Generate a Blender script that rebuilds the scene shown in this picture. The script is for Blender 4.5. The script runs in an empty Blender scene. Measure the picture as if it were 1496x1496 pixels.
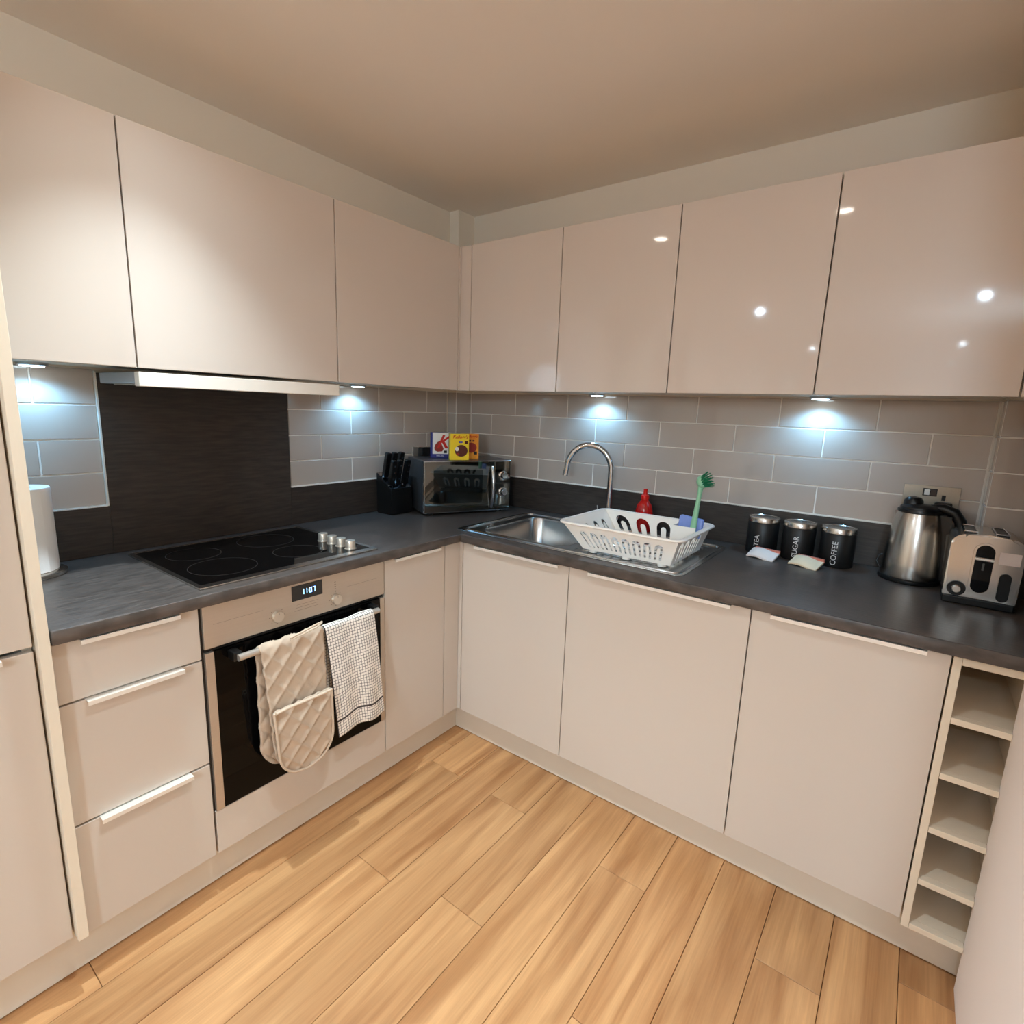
import bpy, bmesh, math, random
from mathutils import Vector, Matrix
random.seed(7)
SC = bpy.context.scene
COL = SC.collection
PI = math.pi

# ------------------------------------------------------------------ camera
cam_d = bpy.data.cameras.new('camera')
cam = bpy.data.objects.new('camera', cam_d)
COL.objects.link(cam)
SC.camera = cam
cam_d.sensor_fit = 'HORIZONTAL'
cam_d.sensor_width = 36.0
cam_d.lens = 36.0 * 788.94 / 1496.0
cam_d.clip_start = 0.02
RX, RY, RZ = (0.79920167, 0.60005658, 0.03476767), (-0.1397127, 0.12919825, 0.98172714), (0.58459991, -0.78945545, 0.18709098)
cam.matrix_world = Matrix(((RX[0], RY[0], RZ[0], 2.0095), (RX[1], RY[1], RZ[1], -2.1614), (RX[2], RY[2], RZ[2], 1.387), (0, 0, 0, 1)))

# ------------------------------------------------------------------ world, exposure, light settings
w = bpy.data.worlds.new('world'); SC.world = w; w.use_nodes = True
w.node_tree.nodes['Background'].inputs[0].default_value = (1.0, 0.86, 0.70, 1)
w.node_tree.nodes['Background'].inputs[1].default_value = 0.05
SC.view_settings.view_transform = 'Standard'
SC.view_settings.look = 'None'
SC.view_settings.exposure = 0.0
SC.view_settings.gamma = 1.0
SC.view_settings.use_curve_mapping = False
SC.cycles.max_bounces = 14
SC.cycles.diffuse_bounces = 10
DOWN_W = (106.0, 78.0)   # the two kitchen downlights, narrow beam
SPILL_W = (14.0, 31.0)           # their wide spill outside the beam
DOWN_COL = (0.81, 1.0, 1.12)
FAR_W = 36.0              # living-room downlights behind the camera, wide beam
FAR_COL = (0.75, 1.02, 1.24)
DOWN_LENS = 40.0
FILL_GLOBE = 70.0              # strength of the added fill globe, unseen behind the camera
FILL_GLOBE_COL = (0.75, 1.02, 1.24)
LED_W = 5.5               # each under-cabinet light
LED_COL = (0.24, 0.60, 1.0)
LED_LENS = 14.0
ZC = 2.3145               # ceiling
DOWNLIGHTS = [(0.75, -1.60), (1.60, -1.62), (0.74, -3.89), (2.24, -3.90), (0.73, -6.81), (2.25, -6.85), (0.6, -9.3), (2.23, -9.4)]

# ------------------------------------------------------------------ materials
def lin(c):
    c = c / 255.0
    return c / 12.92 if c <= 0.04045 else ((c + 0.055) / 1.055) ** 2.4

def rgb(r, g, b): return (lin(r), lin(g), lin(b))

def mat(name, col, rough=0.5, metal=0.0, coat=0.0, var=0.04, scale=(12, 12, 12), bump=0.0, bscale=None, emit=None, estr=0.0, ior=1.45, trans=0.0, sss=0.0, detail=3.0, rvar=0.0, coat_r=0.03, con=False):
    m = bpy.data.materials.new(name); m.use_nodes = True
    nt = m.node_tree; N = nt.nodes; L = nt.links
    b = N['Principled BSDF']
    tc = N.new('ShaderNodeTexCoord'); mp = N.new('ShaderNodeMapping'); mp.inputs['Scale'].default_value = scale
    no = N.new('ShaderNodeTexNoise'); no.inputs['Scale'].default_value = 1.0; no.inputs['Detail'].default_value = detail
    L.new(tc.outputs['Object'], mp.inputs['Vector']); L.new(mp.outputs['Vector'], no.inputs['Vector'])
    mx = N.new('ShaderNodeMix'); mx.data_type = 'RGBA'
    mx.inputs['A'].default_value = tuple(max(0, c * (1 - var)) for c in col) + (1,)
    mx.inputs['B'].default_value = tuple(min(1, c * (1 + var)) for c in col) + (1,)
    if con:
        cr = N.new('ShaderNodeMapRange'); cr.inputs['From Min'].default_value = 0.36; cr.inputs['From Max'].default_value = 0.66
        L.new(no.outputs['Fac'], cr.inputs['Value']); L.new(cr.outputs['Result'], mx.inputs['Factor'])
    else: L.new(no.outputs['Fac'], mx.inputs['Factor'])
    L.new(mx.outputs['Result'], b.inputs['Base Color'])
    b.inputs['Roughness'].default_value = rough; b.inputs['Metallic'].default_value = metal
    b.inputs['Coat Weight'].default_value = coat; b.inputs['Coat Roughness'].default_value = coat_r
    b.inputs['IOR'].default_value = ior; b.inputs['Transmission Weight'].default_value = trans
    if sss: b.inputs['Subsurface Weight'].default_value = sss; b.inputs['Subsurface Radius'].default_value = (0.01, 0.01, 0.01)
    if bump:
        bp = N.new('ShaderNodeBump'); bp.inputs['Strength'].default_value = bump; bp.inputs['Distance'].default_value = 0.002
        if bscale:
            n2 = N.new('ShaderNodeTexNoise'); n2.inputs['Scale'].default_value = bscale; n2.inputs['Detail'].default_value = 4
            L.new(tc.outputs['Object'], n2.inputs['Vector']); L.new(n2.outputs['Fac'], bp.inputs['Height'])
        else: L.new(no.outputs['Fac'], bp.inputs['Height'])
        L.new(bp.outputs['Normal'], b.inputs['Normal'])
    if rvar:
        mr = N.new('ShaderNodeMapRange'); mr.inputs['To Min'].default_value = max(0, rough - rvar); mr.inputs['To Max'].default_value = rough + rvar
        L.new(no.outputs['Fac'], mr.inputs['Value']); L.new(mr.outputs['Result'], b.inputs['Roughness'])
    if emit:
        b.inputs['Emission Color'].default_value = emit + (1,); b.inputs['Emission Strength'].default_value = estr
    return m

M = {}
M['wall_white'] = mat('white_wall_paint', rgb(255, 250, 249), 0.75, var=0.012, scale=(3, 3, 3), bump=0.05, bscale=180)
M['wall'] = mat('wall_paint', rgb(232, 221, 204), 0.75, var=0.015, scale=(3, 3, 3), bump=0.05, bscale=180)
M['ceiling'] = mat('ceiling_paint', rgb(243, 236, 228), 0.85, var=0.01, scale=(2, 2, 2))
M['gloss'] = mat('cashmere_gloss', rgb(203, 190, 178), 0.30, coat=1.0, coat_r=0.045, var=0.012, scale=(2, 2, 2))
M['basegloss'] = mat('cashmere_satin', rgb(203, 191, 178), 0.32, coat=0.5, coat_r=0.16, var=0.012, scale=(2, 2, 2))
M['carcass'] = mat('cashmere_board', rgb(214, 202, 184), 0.5, var=0.02, scale=(4, 4, 4))
M['cream'] = mat('cream_board', rgb(226, 213, 192), 0.45, var=0.015, scale=(5, 5, 5))
M['socket'] = mat('socket_steel', rgb(168, 158, 142), 0.35, metal=0.6, var=0.05, scale=(200, 6, 6))
M['bar'] = mat('satin_bar', rgb(212, 206, 196), 0.3, metal=0.75, var=0.03, scale=(60, 60, 60))
M['gap'] = mat('dark_gap', rgb(38, 28, 20), 0.8, var=0.1)
M['worktop'] = mat('dark_worktop', rgb(80, 72, 67), 0.34, var=0.30, scale=(170, 20, 40), bump=0.2, detail=7, rvar=0.1, con=True)
M['worktop_b'] = mat('dark_worktop_cross', rgb(80, 72, 67), 0.34, var=0.30, scale=(20, 170, 40), bump=0.2, detail=7, rvar=0.1, con=True)
M['splash'] = mat('dark_splashback', rgb(56, 48, 42), 0.40, var=0.26, scale=(30, 13, 150), bump=0.1, detail=7, rvar=0.05, con=True)
M['splash_r'] = mat('dark_upstand', rgb(58, 51, 46), 0.38, var=0.26, scale=(13, 30, 150), bump=0.1, detail=7, rvar=0.05, con=True)
M['tile'] = mat('grey_glazed_tile', rgb(184, 171, 159), 0.12, coat=0.6, coat_r=0.04, var=0.03, scale=(6, 6, 6))
M['grout'] = mat('white_sealant', rgb(226, 220, 210), 0.6, var=0.03)
M['steel'] = mat('brushed_steel', rgb(200, 194, 186), 0.24, metal=1.0, var=0.03, scale=(500, 500, 6), rvar=0.015)
M['steel_h'] = mat('brushed_steel_panel', rgb(200, 187, 172), 0.42, metal=0.72, var=0.06, scale=(260, 4, 260), rvar=0.04)
M['steel_s'] = mat('satin_sink_steel', rgb(190, 190, 188), 0.22, metal=1.0, var=0.05, scale=(200, 6, 6), rvar=0.05)
M['chrome'] = mat('chrome', rgb(206, 213, 222), 0.07, metal=1.0, var=0.02)
M['alu'] = mat('aluminium_handle', rgb(236, 230, 220), 0.35, metal=0.35, var=0.03, scale=(60, 60, 60))
M['hoodwhite'] = mat('hood_white', rgb(226, 218, 206), 0.35, var=0.02)
M['greypl'] = mat('grey_hood_body', rgb(150, 150, 152), 0.4, metal=0.3, var=0.03)
M['blackgl'] = mat('black_glass', rgb(7, 6, 6), 0.04, var=0.1, ior=1.25)
M['blackpl'] = mat('black_plastic', rgb(17, 16, 16), 0.32, var=0.15, scale=(40, 40, 40))
M['blackmat'] = mat('black_can', rgb(20, 19, 19), 0.42, var=0.12, scale=(40, 40, 40))
M['mirror'] = mat('dark_mirror_glass', rgb(120, 118, 112), 0.03, metal=1.0, var=0.03)
M['mwbody'] = mat('grey_microwave_case', rgb(96, 96, 98), 0.28, metal=0.7, var=0.06, scale=(40, 40, 40))
M['knob'] = mat('satin_knob', rgb(214, 204, 190), 0.3, metal=0.75, var=0.04)
M['white_pl'] = mat('white_plastic', rgb(250, 247, 240), 0.3, coat=0.2, var=0.015, sss=0.05)
M['paper'] = mat('paper_towel', rgb(252, 250, 247), 0.9, var=0.02, bump=0.25, bscale=160)
M['red'] = mat('red_soap', rgb(190, 18, 14), 0.15, coat=0.5, var=0.1)
M['redcap'] = mat('red_cap', rgb(214, 30, 20), 0.35, var=0.08)
M['green'] = mat('mint_plastic', rgb(150, 205, 165), 0.4, var=0.03)
M['greend'] = mat('dark_green_bristle', rgb(20, 120, 78), 0.6, var=0.15)
M['blue_sp'] = mat('blue_sponge', rgb(140, 160, 225), 0.9, var=0.08, scale=(80, 80, 80), bump=0.4)
M['mitt'] = mat('beige_quilted_cotton', rgb(194, 173, 151), 0.88, var=0.05, scale=(60, 60, 60), bump=0.15, bscale=900)
M['mitt_hem'] = mat('beige_hem', rgb(204, 184, 161), 0.85, var=0.04, scale=(60, 60, 60))
M['display'] = mat('display_glass', rgb(6, 7, 10), 0.06, coat=0.6, var=0.1)
M['digits'] = mat('lit_digits', rgb(120, 190, 255), 0.5, emit=(0.35, 0.72, 1.0), estr=3.0)
M['lens'] = mat('downlight_lens', (1, 1, 1), 0.4, emit=(1.0, 0.93, 0.82), estr=DOWN_LENS)
M['globe'] = mat('fill_light_globe', (1, 1, 1), 0.5, emit=FILL_GLOBE_COL, estr=FILL_GLOBE)  # glow of the added fill lamp
M['ledlens'] = mat('led_lens', (1, 1, 1), 0.4, emit=(0.72, 0.9, 1.0), estr=LED_LENS)
M['white_txt'] = mat('white_print', rgb(225, 225, 225), 0.5, var=0.03)
M['grey_txt'] = mat('grey_print', rgb(120, 108, 98), 0.5, var=0.05)
M['sticker'] = mat('white_sticker', rgb(232, 214, 204), 0.6, var=0.03)
M['box_white'] = mat('white_card', rgb(236, 230, 222), 0.5, var=0.02)
M['box_blue'] = mat('blue_card', rgb(40, 44, 120), 0.45, var=0.05)
M['box_red'] = mat('red_print', rgb(200, 30, 20), 0.5, var=0.08)
M['box_redd'] = mat('dark_red_print', rgb(150, 36, 22), 0.5, var=0.2, scale=(120, 120, 120))
M['box_yellow'] = mat('yellow_card', rgb(244, 212, 40), 0.45, var=0.03)
M['box_orange'] = mat('orange_card', rgb(236, 150, 40), 0.45, var=0.06, scale=(60, 60, 60))
M['box_brown'] = mat('brown_print', rgb(90, 34, 20), 0.5, var=0.3, scale=(150, 150, 150))
M['cream_pk'] = mat('cream_sachet', rgb(236, 218, 184), 0.6, var=0.05, scale=(60, 60, 60))
M['white_pk'] = mat('white_sachet', rgb(236, 226, 218), 0.6, var=0.04, scale=(60, 60, 60))
M['pink_pk'] = mat('pink_print', rgb(214, 130, 110), 0.6, var=0.25, scale=(120, 120, 120))
M['bluep'] = mat('blue_print', rgb(40, 60, 170), 0.4, var=0.2)
M['gauge'] = mat('kettle_gauge', rgb(92, 92, 90), 0.2, var=0.1)
M['underlay'] = mat('dark_plank_joint', rgb(80, 48, 26), 0.8, var=0.1)

def wood_mat():
    m = bpy.data.materials.new('oak_plank'); m.use_nodes = True
    nt = m.node_tree; N = nt.nodes; L = nt.links; b = N['Principled BSDF']
    tc = N.new('ShaderNodeTexCoord'); oi = N.new('ShaderNodeObjectInfo')
    vm = N.new('ShaderNodeVectorMath'); vm.operation = 'MULTIPLY_ADD'
    cx = N.new('ShaderNodeCombineXYZ')
    for i in range(3): L.new(oi.outputs['Random'], cx.inputs[i])
    vm.inputs[1].default_value = (37, 91, 53); L.new(cx.outputs[0], vm.inputs[0]); L.new(tc.outputs['Object'], vm.inputs[2])
    mp = N.new('ShaderNodeMapping'); mp.inputs['Scale'].default_value = (17, 1.3, 17); L.new(vm.outputs[0], mp.inputs['Vector'])
    n1 = N.new('ShaderNodeTexNoise'); n1.inputs['Scale'].default_value = 1.0; n1.inputs['Detail'].default_value = 5; n1.inputs['Distortion'].default_value = 0.7
    L.new(mp.outputs[0], n1.inputs['Vector'])
    mp2 = N.new('ShaderNodeMapping'); mp2.inputs['Scale'].default_value = (240, 6, 240); L.new(vm.outputs[0], mp2.inputs['Vector'])
    n2 = N.new('ShaderNodeTexNoise'); n2.inputs['Detail'].default_value = 3; n2.inputs['Scale'].default_value = 1.0; L.new(mp2.outputs[0], n2.inputs['Vector'])
    r1 = N.new('ShaderNodeValToRGB'); e = r1.color_ramp.elements
    e[0].position = 0.30; e[0].color = rgb(164, 112, 68) + (1,); e[1].position = 0.66; e[1].color = rgb(214, 163, 111) + (1,)
    L.new(n1.outputs['Fac'], r1.inputs['Fac'])
    mx = N.new('ShaderNodeMix'); mx.data_type = 'RGBA'; mx.blend_type = 'MULTIPLY'; mx.inputs['Factor'].default_value = 1.0
    r2 = N.new('ShaderNodeMapRange'); r2.inputs['From Min'].default_value = 0.3; r2.inputs['From Max'].default_value = 0.7; r2.inputs['To Min'].default_value = 0.90; r2.inputs['To Max'].default_value = 1.04
    L.new(n2.outputs['Fac'], r2.inputs['Value'])
    mul = N.new('ShaderNodeMath'); mul.operation = 'MULTIPLY'
    r3 = N.new('ShaderNodeMapRange'); r3.inputs['To Min'].default_value = 0.84; r3.inputs['To Max'].default_value = 1.06; L.new(oi.outputs['Random'], r3.inputs['Value'])
    L.new(r2.outputs[0], mul.inputs[0]); L.new(r3.outputs[0], mul.inputs[1])
    cc = N.new('ShaderNodeCombineColor')
    for i in range(3): L.new(mul.outputs[0], cc.inputs[i])
    L.new(r1.outputs['Color'], mx.inputs['A']); L.new(cc.outputs[0], mx.inputs['B']); L.new(mx.outputs['Result'], b.inputs['Base Color'])
    b.inputs['Roughness'].default_value = 0.36
    bp = N.new('ShaderNodeBump'); bp.inputs['Strength'].default_value = 0.12; bp.inputs['Distance'].default_value = 0.001
    L.new(n2.outputs['Fac'], bp.inputs['Height']); L.new(bp.outputs['Normal'], b.inputs['Normal'])
    return m
M['wood'] = wood_mat()

def grid_cloth():
    m = bpy.data.materials.new('white_cloth_black_grid'); m.use_nodes = True
    nt = m.node_tree; N = nt.nodes; L = nt.links; b = N['Principled BSDF']
    uv = N.new('ShaderNodeUVMap'); sp = N.new('ShaderNodeSeparateXYZ'); L.new(uv.outputs[0], sp.inputs[0])
    def line(sock, cell, wd):
        d = N.new('ShaderNodeMath'); d.operation = 'DIVIDE'; d.inputs[1].default_value = cell; L.new(sock, d.inputs[0])
        f = N.new('ShaderNodeMath'); f.operation = 'FRACT'; L.new(d.outputs[0], f.inputs[0])
        l = N.new('ShaderNodeMath'); l.operation = 'LESS_THAN'; l.inputs[1].default_value = wd; L.new(f.outputs[0], l.inputs[0]); return l.outputs[0]
    a = line(sp.outputs[0], 0.0100, 0.15); c = line(sp.outputs[1], 0.0100, 0.15)
    mxx = N.new('ShaderNodeMath'); mxx.operation = 'MAXIMUM'; L.new(a, mxx.inputs[0]); L.new(c, mxx.inputs[1])
    # wide stripe between two v values
    g = N.new('ShaderNodeMath'); g.operation = 'GREATER_THAN'; g.inputs[1].default_value = 0.055; L.new(sp.outputs[1], g.inputs[0])
    h = N.new('ShaderNodeMath'); h.operation = 'LESS_THAN'; h.inputs[1].default_value = 0.062; L.new(sp.outputs[1], h.inputs[0])
    gh = N.new('ShaderNodeMath'); gh.operation = 'MULTIPLY'; L.new(g.outputs[0], gh.inputs[0]); L.new(h.outputs[0], gh.inputs[1])
    m2 = N.new('ShaderNodeMath'); m2.operation = 'MAXIMUM'; L.new(mxx.outputs[0], m2.inputs[0]); L.new(gh.outputs[0], m2.inputs[1])
    mx = N.new('ShaderNodeMix'); mx.data_type = 'RGBA'; mx.inputs['A'].default_value = rgb(240, 232, 222) + (1,); mx.inputs['B'].default_value = rgb(58, 50, 48) + (1,)
    L.new(m2.outputs[0], mx.inputs['Factor']); L.new(mx.outputs['Result'], b.inputs['Base Color'])
    b.inputs['Roughness'].default_value = 0.9
    return m
M['gridcloth'] = grid_cloth()

# ------------------------------------------------------------------ mesh helpers
def wm(o):
    m = o.matrix_basis.copy(); p = o.parent
    while p: m = p.matrix_basis @ m; p = p.parent
    return m

def obj(name, bm, m, parent=None, smooth=False, local=False, angle=40):
    """link a bmesh as one mesh object; world coordinates unless local"""
    if parent is not None and not local: bm.transform(wm(parent).inverted())
    bmesh.ops.recalc_face_normals(bm, faces=bm.faces[:])
    me = bpy.data.meshes.new(name); bm.to_mesh(me); bm.free()
    mats = m if isinstance(m, (list, tuple)) else [m]
    for x in mats: me.materials.append(x)
    if smooth:
        for p in me.polygons: p.use_smooth = True
        try: me.set_sharp_from_angle(angle=math.radians(angle))
        except Exception: pass
    o = bpy.data.objects.new(name, me); COL.objects.link(o)
    if parent is not None: o.parent = parent
    return o

def tag(o, label, cat, group=None, kind=None):
    o['label'] = label; o['category'] = cat
    if group: o['group'] = group
    if kind: o['kind'] = kind
    return o

def thing(name, label, cat, loc=(0, 0, 0), rz=0.0, group=None):
    o = bpy.data.objects.new(name, None); COL.objects.link(o)
    o.empty_display_size = 0.05; o.location = loc; o.rotation_euler = (0, 0, rz)
    return tag(o, label, cat, group)

def copy_thing(r, loc, rz=None, label=None, group=None):
    c = r.copy(); COL.objects.link(c); c.location = loc
    if rz is not None: c.rotation_euler = (0, 0, rz)
    if label: c['label'] = label
    if group: c['group'] = group
    for ch in list(r.children):
        d = ch.copy(); COL.objects.link(d); d.parent = c
        for g in list(ch.children):
            e = g.copy(); COL.objects.link(e); e.parent = d
    return c

def add_box(bm, x0, x1, y0, y1, z0, z1, b=0.0, seg=2):
    t = bmesh.new()
    r = bmesh.ops.create_cube(t, size=1.0)
    for v in t.verts:
        v.co = Vector(((x0 + x1) / 2 + v.co.x * (x1 - x0), (y0 + y1) / 2 + v.co.y * (y1 - y0), (z0 + z1) / 2 + v.co.z * (z1 - z0)))
    if b > 0: bmesh.ops.bevel(t, geom=t.edges[:], offset=b, segments=seg, affect='EDGES', profile=0.5)
    me = bpy.data.meshes.new('t'); t.to_mesh(me); t.free(); bm.from_mesh(me); bpy.data.meshes.remove(me)
    return bm

def box(x0, x1, y0, y1, z0, z1, b=0.0, seg=2): return add_box(bmesh.new(), x0, x1, y0, y1, z0, z1, b, seg)

def add_lathe(bm, prof, c=(0, 0, 0), n=40, mtx=None):
    rings = []; loop = prof[0][0] > 1e-6 and prof[-1][0] > 1e-6   # an open middle: close the profile on itself
    for r, z in prof:
        if r < 1e-6: rings.append([bm.verts.new((0, 0, z))])
        else: rings.append([bm.verts.new((r * math.cos(2 * PI * i / n), r * math.sin(2 * PI * i / n), z)) for i in range(n)])
    for a, b2 in list(zip(rings, rings[1:])) + ([(rings[-1], rings[0])] if loop else []):
        for i in range(n):
            j = (i + 1) % n
            if len(a) == 1 and len(b2) == 1: continue
            if len(a) == 1: bm.faces.new((a[0], b2[j], b2[i]))
            elif len(b2) == 1: bm.faces.new((a[i], a[j], b2[0]))
            else: bm.faces.new((a[i], a[j], b2[j], b2[i]))
    for ring in (rings[0], rings[-1]):
        if len(ring) > 1 and not loop: bm.faces.new(ring)
    vs = [v for r in rings for v in r]
    for v in vs:
        co = v.co if mtx is None else (mtx @ v.co)
        v.co = co + Vector(c)
    return bm

def lathe(prof, c=(0, 0, 0), n=40, mtx=None): return add_lathe(bmesh.new(), prof, c, n, mtx)

def add_tube(bm, pts, r, n=14, closed=False, cap=True):
    pts = [Vector(p) for p in pts]; rs = r if isinstance(r, (list, tuple)) else [r] * len(pts)
    rings = []; prevn = None; K = len(pts)
    for i, p in enumerate(pts):
        if closed: t = (pts[(i + 1) % K] - pts[i - 1]).normalized()
        else: t = (pts[min(i + 1, K - 1)] - pts[max(i - 1, 0)]).normalized()
        if prevn is None:
            a = Vector((0, 0, 1)) if abs(t.z) < 0.9 else Vector((1, 0, 0)); nn = t.cross(a).normalized()
        else: nn = (prevn - t * prevn.dot(t)).normalized()
        prevn = nn; bb = t.cross(nn)
        rings.append([bm.verts.new(p + rs[i] * (math.cos(2 * PI * k / n) * nn + math.sin(2 * PI * k / n) * bb)) for k in range(n)])
    R = list(zip(rings, rings[1:])) + ([(rings[-1], rings[0])] if closed else [])
    for a, b2 in R:
        for k in range(n): bm.faces.new((a[k], a[(k + 1) % n], b2[(k + 1) % n], b2[k]))
    if not closed and cap: bm.faces.new(rings[0][::-1]); bm.faces.new(rings[-1])
    return bm

def tube(pts, r, n=14, closed=False): return add_tube(bmesh.new(), pts, r, n, closed)

def rrect(x0, x1, y0, y1, r, n=6):
    out = []
    for cx, cy, a0 in ((x1 - r, y1 - r, 0), (x0 + r, y1 - r, PI / 2), (x0 + r, y0 + r, PI), (x1 - r, y0 + r, 1.5 * PI)):
        for i in range(n + 1):
            a = a0 + PI / 2 * i / n; out.append((cx + r * math.cos(a), cy + r * math.sin(a)))
    return out

def prism(outline, h0, h1, axis='z', b=0.0):
    """extrude a 2-D outline; axis z: (x,y), axis y: (x,z), axis x: (y,z)"""
    bm = bmesh.new()
    def P(a, b_, h): return (a, b_, h) if axis == 'z' else ((a, h, b_) if axis == 'y' else (h, a, b_))
    A = [bm.verts.new(P(a, c, h0)) for a, c in outline]; B = [bm.verts.new(P(a, c, h1)) for a, c in outline]
    bm.faces.new(A); bm.faces.new(B[::-1]); n = len(A)
    for i in range(n): bm.faces.new((A[i], B[i], B[(i + 1) % n], A[(i + 1) % n]))
    if b:
        es = [e for e in bm.edges if (e.verts[0] in A and e.verts[1] in A) or (e.verts[0] in B and e.verts[1] in B)]
        bmesh.ops.bevel(bm, geom=es, offset=b, segments=2, affect='EDGES')
    return bm

def holed(outer, holes, th):
    """flat sheet with holes as bmesh in (u, v, w)"""
    cu = bpy.data.curves.new('c', 'CURVE'); cu.dimensions = '2D'; cu.fill_mode = 'BOTH'; cu.extrude = th / 2
    for poly in [outer] + holes:
        s = cu.splines.new('POLY'); s.points.add(len(poly) - 1)
        for p, (x, y) in zip(s.points, poly): p.co = (x, y, 0, 1)
        s.use_cyclic_u = True
    o = bpy.data.objects.new('c', cu); COL.objects.link(o)
    dg = bpy.context.evaluated_depsgraph_get(); me = bpy.data.meshes.new_from_object(o.evaluated_get(dg))
    bm = bmesh.new(); bm.from_mesh(me); bmesh.ops.remove_doubles(bm, verts=bm.verts[:], dist=1e-5)
    bpy.data.objects.remove(o); bpy.data.curves.remove(cu); bpy.data.meshes.remove(me)
    return bm

def text_bm(s, size, th=0.0006, align='CENTER', shear=0.0, bold=0.0):
    cu = bpy.data.curves.new('t', 'FONT'); cu.body = s; cu.size = size; cu.extrude = th / 2; cu.align_x = align; cu.align_y = 'CENTER'; cu.shear = shear; cu.offset = bold; cu.resolution_u = 3
    o = bpy.data.objects.new('t', cu); COL.objects.link(o)
    dg = bpy.context.evaluated_depsgraph_get(); me = bpy.data.meshes.new_from_object(o.evaluated_get(dg))
    bm = bmesh.new(); bm.from_mesh(me)
    bpy.data.objects.remove(o); bpy.data.curves.remove(cu); bpy.data.meshes.remove(me)
    return bm

def frame(o, u, v, n):
    """matrix taking (u,v,w) to origin o + axes"""
    u, v, n = Vector(u), Vector(v), Vector(n)
    return Matrix(((u.x, v.x, n.x, o[0]), (u.y, v.y, n.y, o[1]), (u.z, v.z, n.z, o[2]), (0, 0, 0, 1)))

def bevelmod(o, wd=0.002, seg=2):
    md = o.modifiers.new('bevel', 'BEVEL'); md.width = wd; md.segments = seg; md.limit_method = 'ANGLE'; md.angle_limit = math.radians(50)

# ------------------------------------------------------------------ key dimensions (metres, from the calibrated photograph)
WX, WY = 0.034, 0.028          # wall faces
TX, TY = 0.040, 0.022          # tile faces
UX, UY = 0.047, 0.016          # upstand faces
FX = 0.600                     # base fronts, left run; right run at y = -0.600
ZW, ZWB, ZT, ZB = 0.900, 0.867, 0.861, 0.135
UD = 0.403                     # wall cabinet fronts
ZUB, ZUT = 1.457, 2.030
Y1, Y2, Y3, YL = -1.584, -0.985, -0.685, -1.885
X0, X1, X2, X3 = 0.617, 1.107, 1.700, 2.142
G = 0.0018                     # half a door gap
PLX = 0.543                    # plinth face

# ------------------------------------------------------------------ the room
def struct(name, bm, m, label, cat, parent=None):
    o = obj(name, bm, m, parent); tag(o, label, cat, kind='structure'); return o

fl = struct('floor', box(-0.1, 4.6, -10.6, 0.1, -0.06, -0.009), M['underlay'], 'oak plank floor laid towards the sink wall', 'floor')
ends = {0: -0.78, 1: -1.255, 2: -0.78, 3: -1.195, 4: -0.42, 5: -0.81, 6: -1.233, 7: -0.50, 8: -0.815, 9: -1.36, 10: -0.65}
PW, PL = 0.1525, 1.22
plank_meshes = {}
rest = bmesh.new()
def plank_mesh(wd, ln):
    k = (round(wd, 4), round(ln, 4))
    if k not in plank_meshes:
        bm = box(0, wd, 0, ln, -0.008, 0, 0.001, 1); me = bpy.data.meshes.new('plank'); bm.to_mesh(me); bm.free(); me.materials.append(M['wood']); plank_meshes[k] = me
    return plank_meshes[k]
for c in range(-4, 26):
    xs, xe = 0.6325 + c * PW, 0.6325 + (c + 1) * PW
    a, b = max(xs + 0.0007, 0.50), min(xe - 0.0007, 4.5)
    if b - a < 0.02: continue
    e0 = ends.get(c, -0.3 - random.random() * 1.1)
    cuts = [0.02] + [y for y in [e0 + PL * (2 - k) for k in range(14)] if -10.5 < y < -0.02] + [-10.5]
    for yt, yb in zip(cuts, cuts[1:]):
        if yt > -0.5 and yb > -0.52: continue
        yt2 = min(yt, -0.50)
        if yt > -2.7 and xs < 2.4:
            o = bpy.data.objects.new('plank', plank_mesh(b - a, yt2 - yb - 0.0012)); COL.objects.link(o); o.parent = fl; o.location = (a, yb, 0)
        else: add_box(rest, a, b, yb + 0.0008, yt2, -0.008, 0)
ro = obj('distant_planks', rest, M['wood'], fl); ro['kind'] = 'stuff'

struct('ceiling', box(-0.1, 4.6, -10.6, 0.15, ZC, ZC + 0.1), M['ceiling'], 'plain off-white painted ceiling', 'ceiling')
wl = struct('wall_left', box(WX - 0.12, WX, -10.5, WY, 0, ZC), M['wall'], 'cream left wall behind the hob', 'wall')
wb = struct('wall_back', box(WX - 0.12, 2.92, WY, WY + 0.12, 0, ZC), M['wall'], 'cream wall behind the sink', 'wall')
wr = struct('wall_right', box(2.270, 2.40, -1.60, -0.583, 0, ZC), M['wall_white'], 'white wall end at right beside the wine rack', 'wall')
struct('wall_alcove', box(2.80, 2.92, -1.60, WY, 0, ZC), M['wall'], 'cream alcove wall hidden behind the right wall end', 'wall')
struct('wall_hall', box(2.40, 4.6, -1.72, -1.60, 0, ZC), M['wall'], 'cream wall of the living room, out of view', 'wall')
struct('wall_far_right', box(4.5, 4.62, -10.5, -1.72, 0, ZC), M['wall'], 'cream right wall of the living room, out of view', 'wall')
struct('wall_front', box(-0.1, 4.6, -10.62, -10.5, 0, ZC), M['wall'], 'cream wall behind the camera, out of view', 'wall')
tr1 = struct('trim_1', box(WX, 0.094, -0.086, WY, 0, ZC), M['wall'], 'tall boxed pipe casing in the inner corner', 'casing')
tr2 = struct('trim_2', box(2.196, 2.80, -0.074, WY, ZWB + 0.04, ZUB + 0.01), M['wall'], 'shallow boxed-out wall section right of the socket', 'casing')

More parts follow.
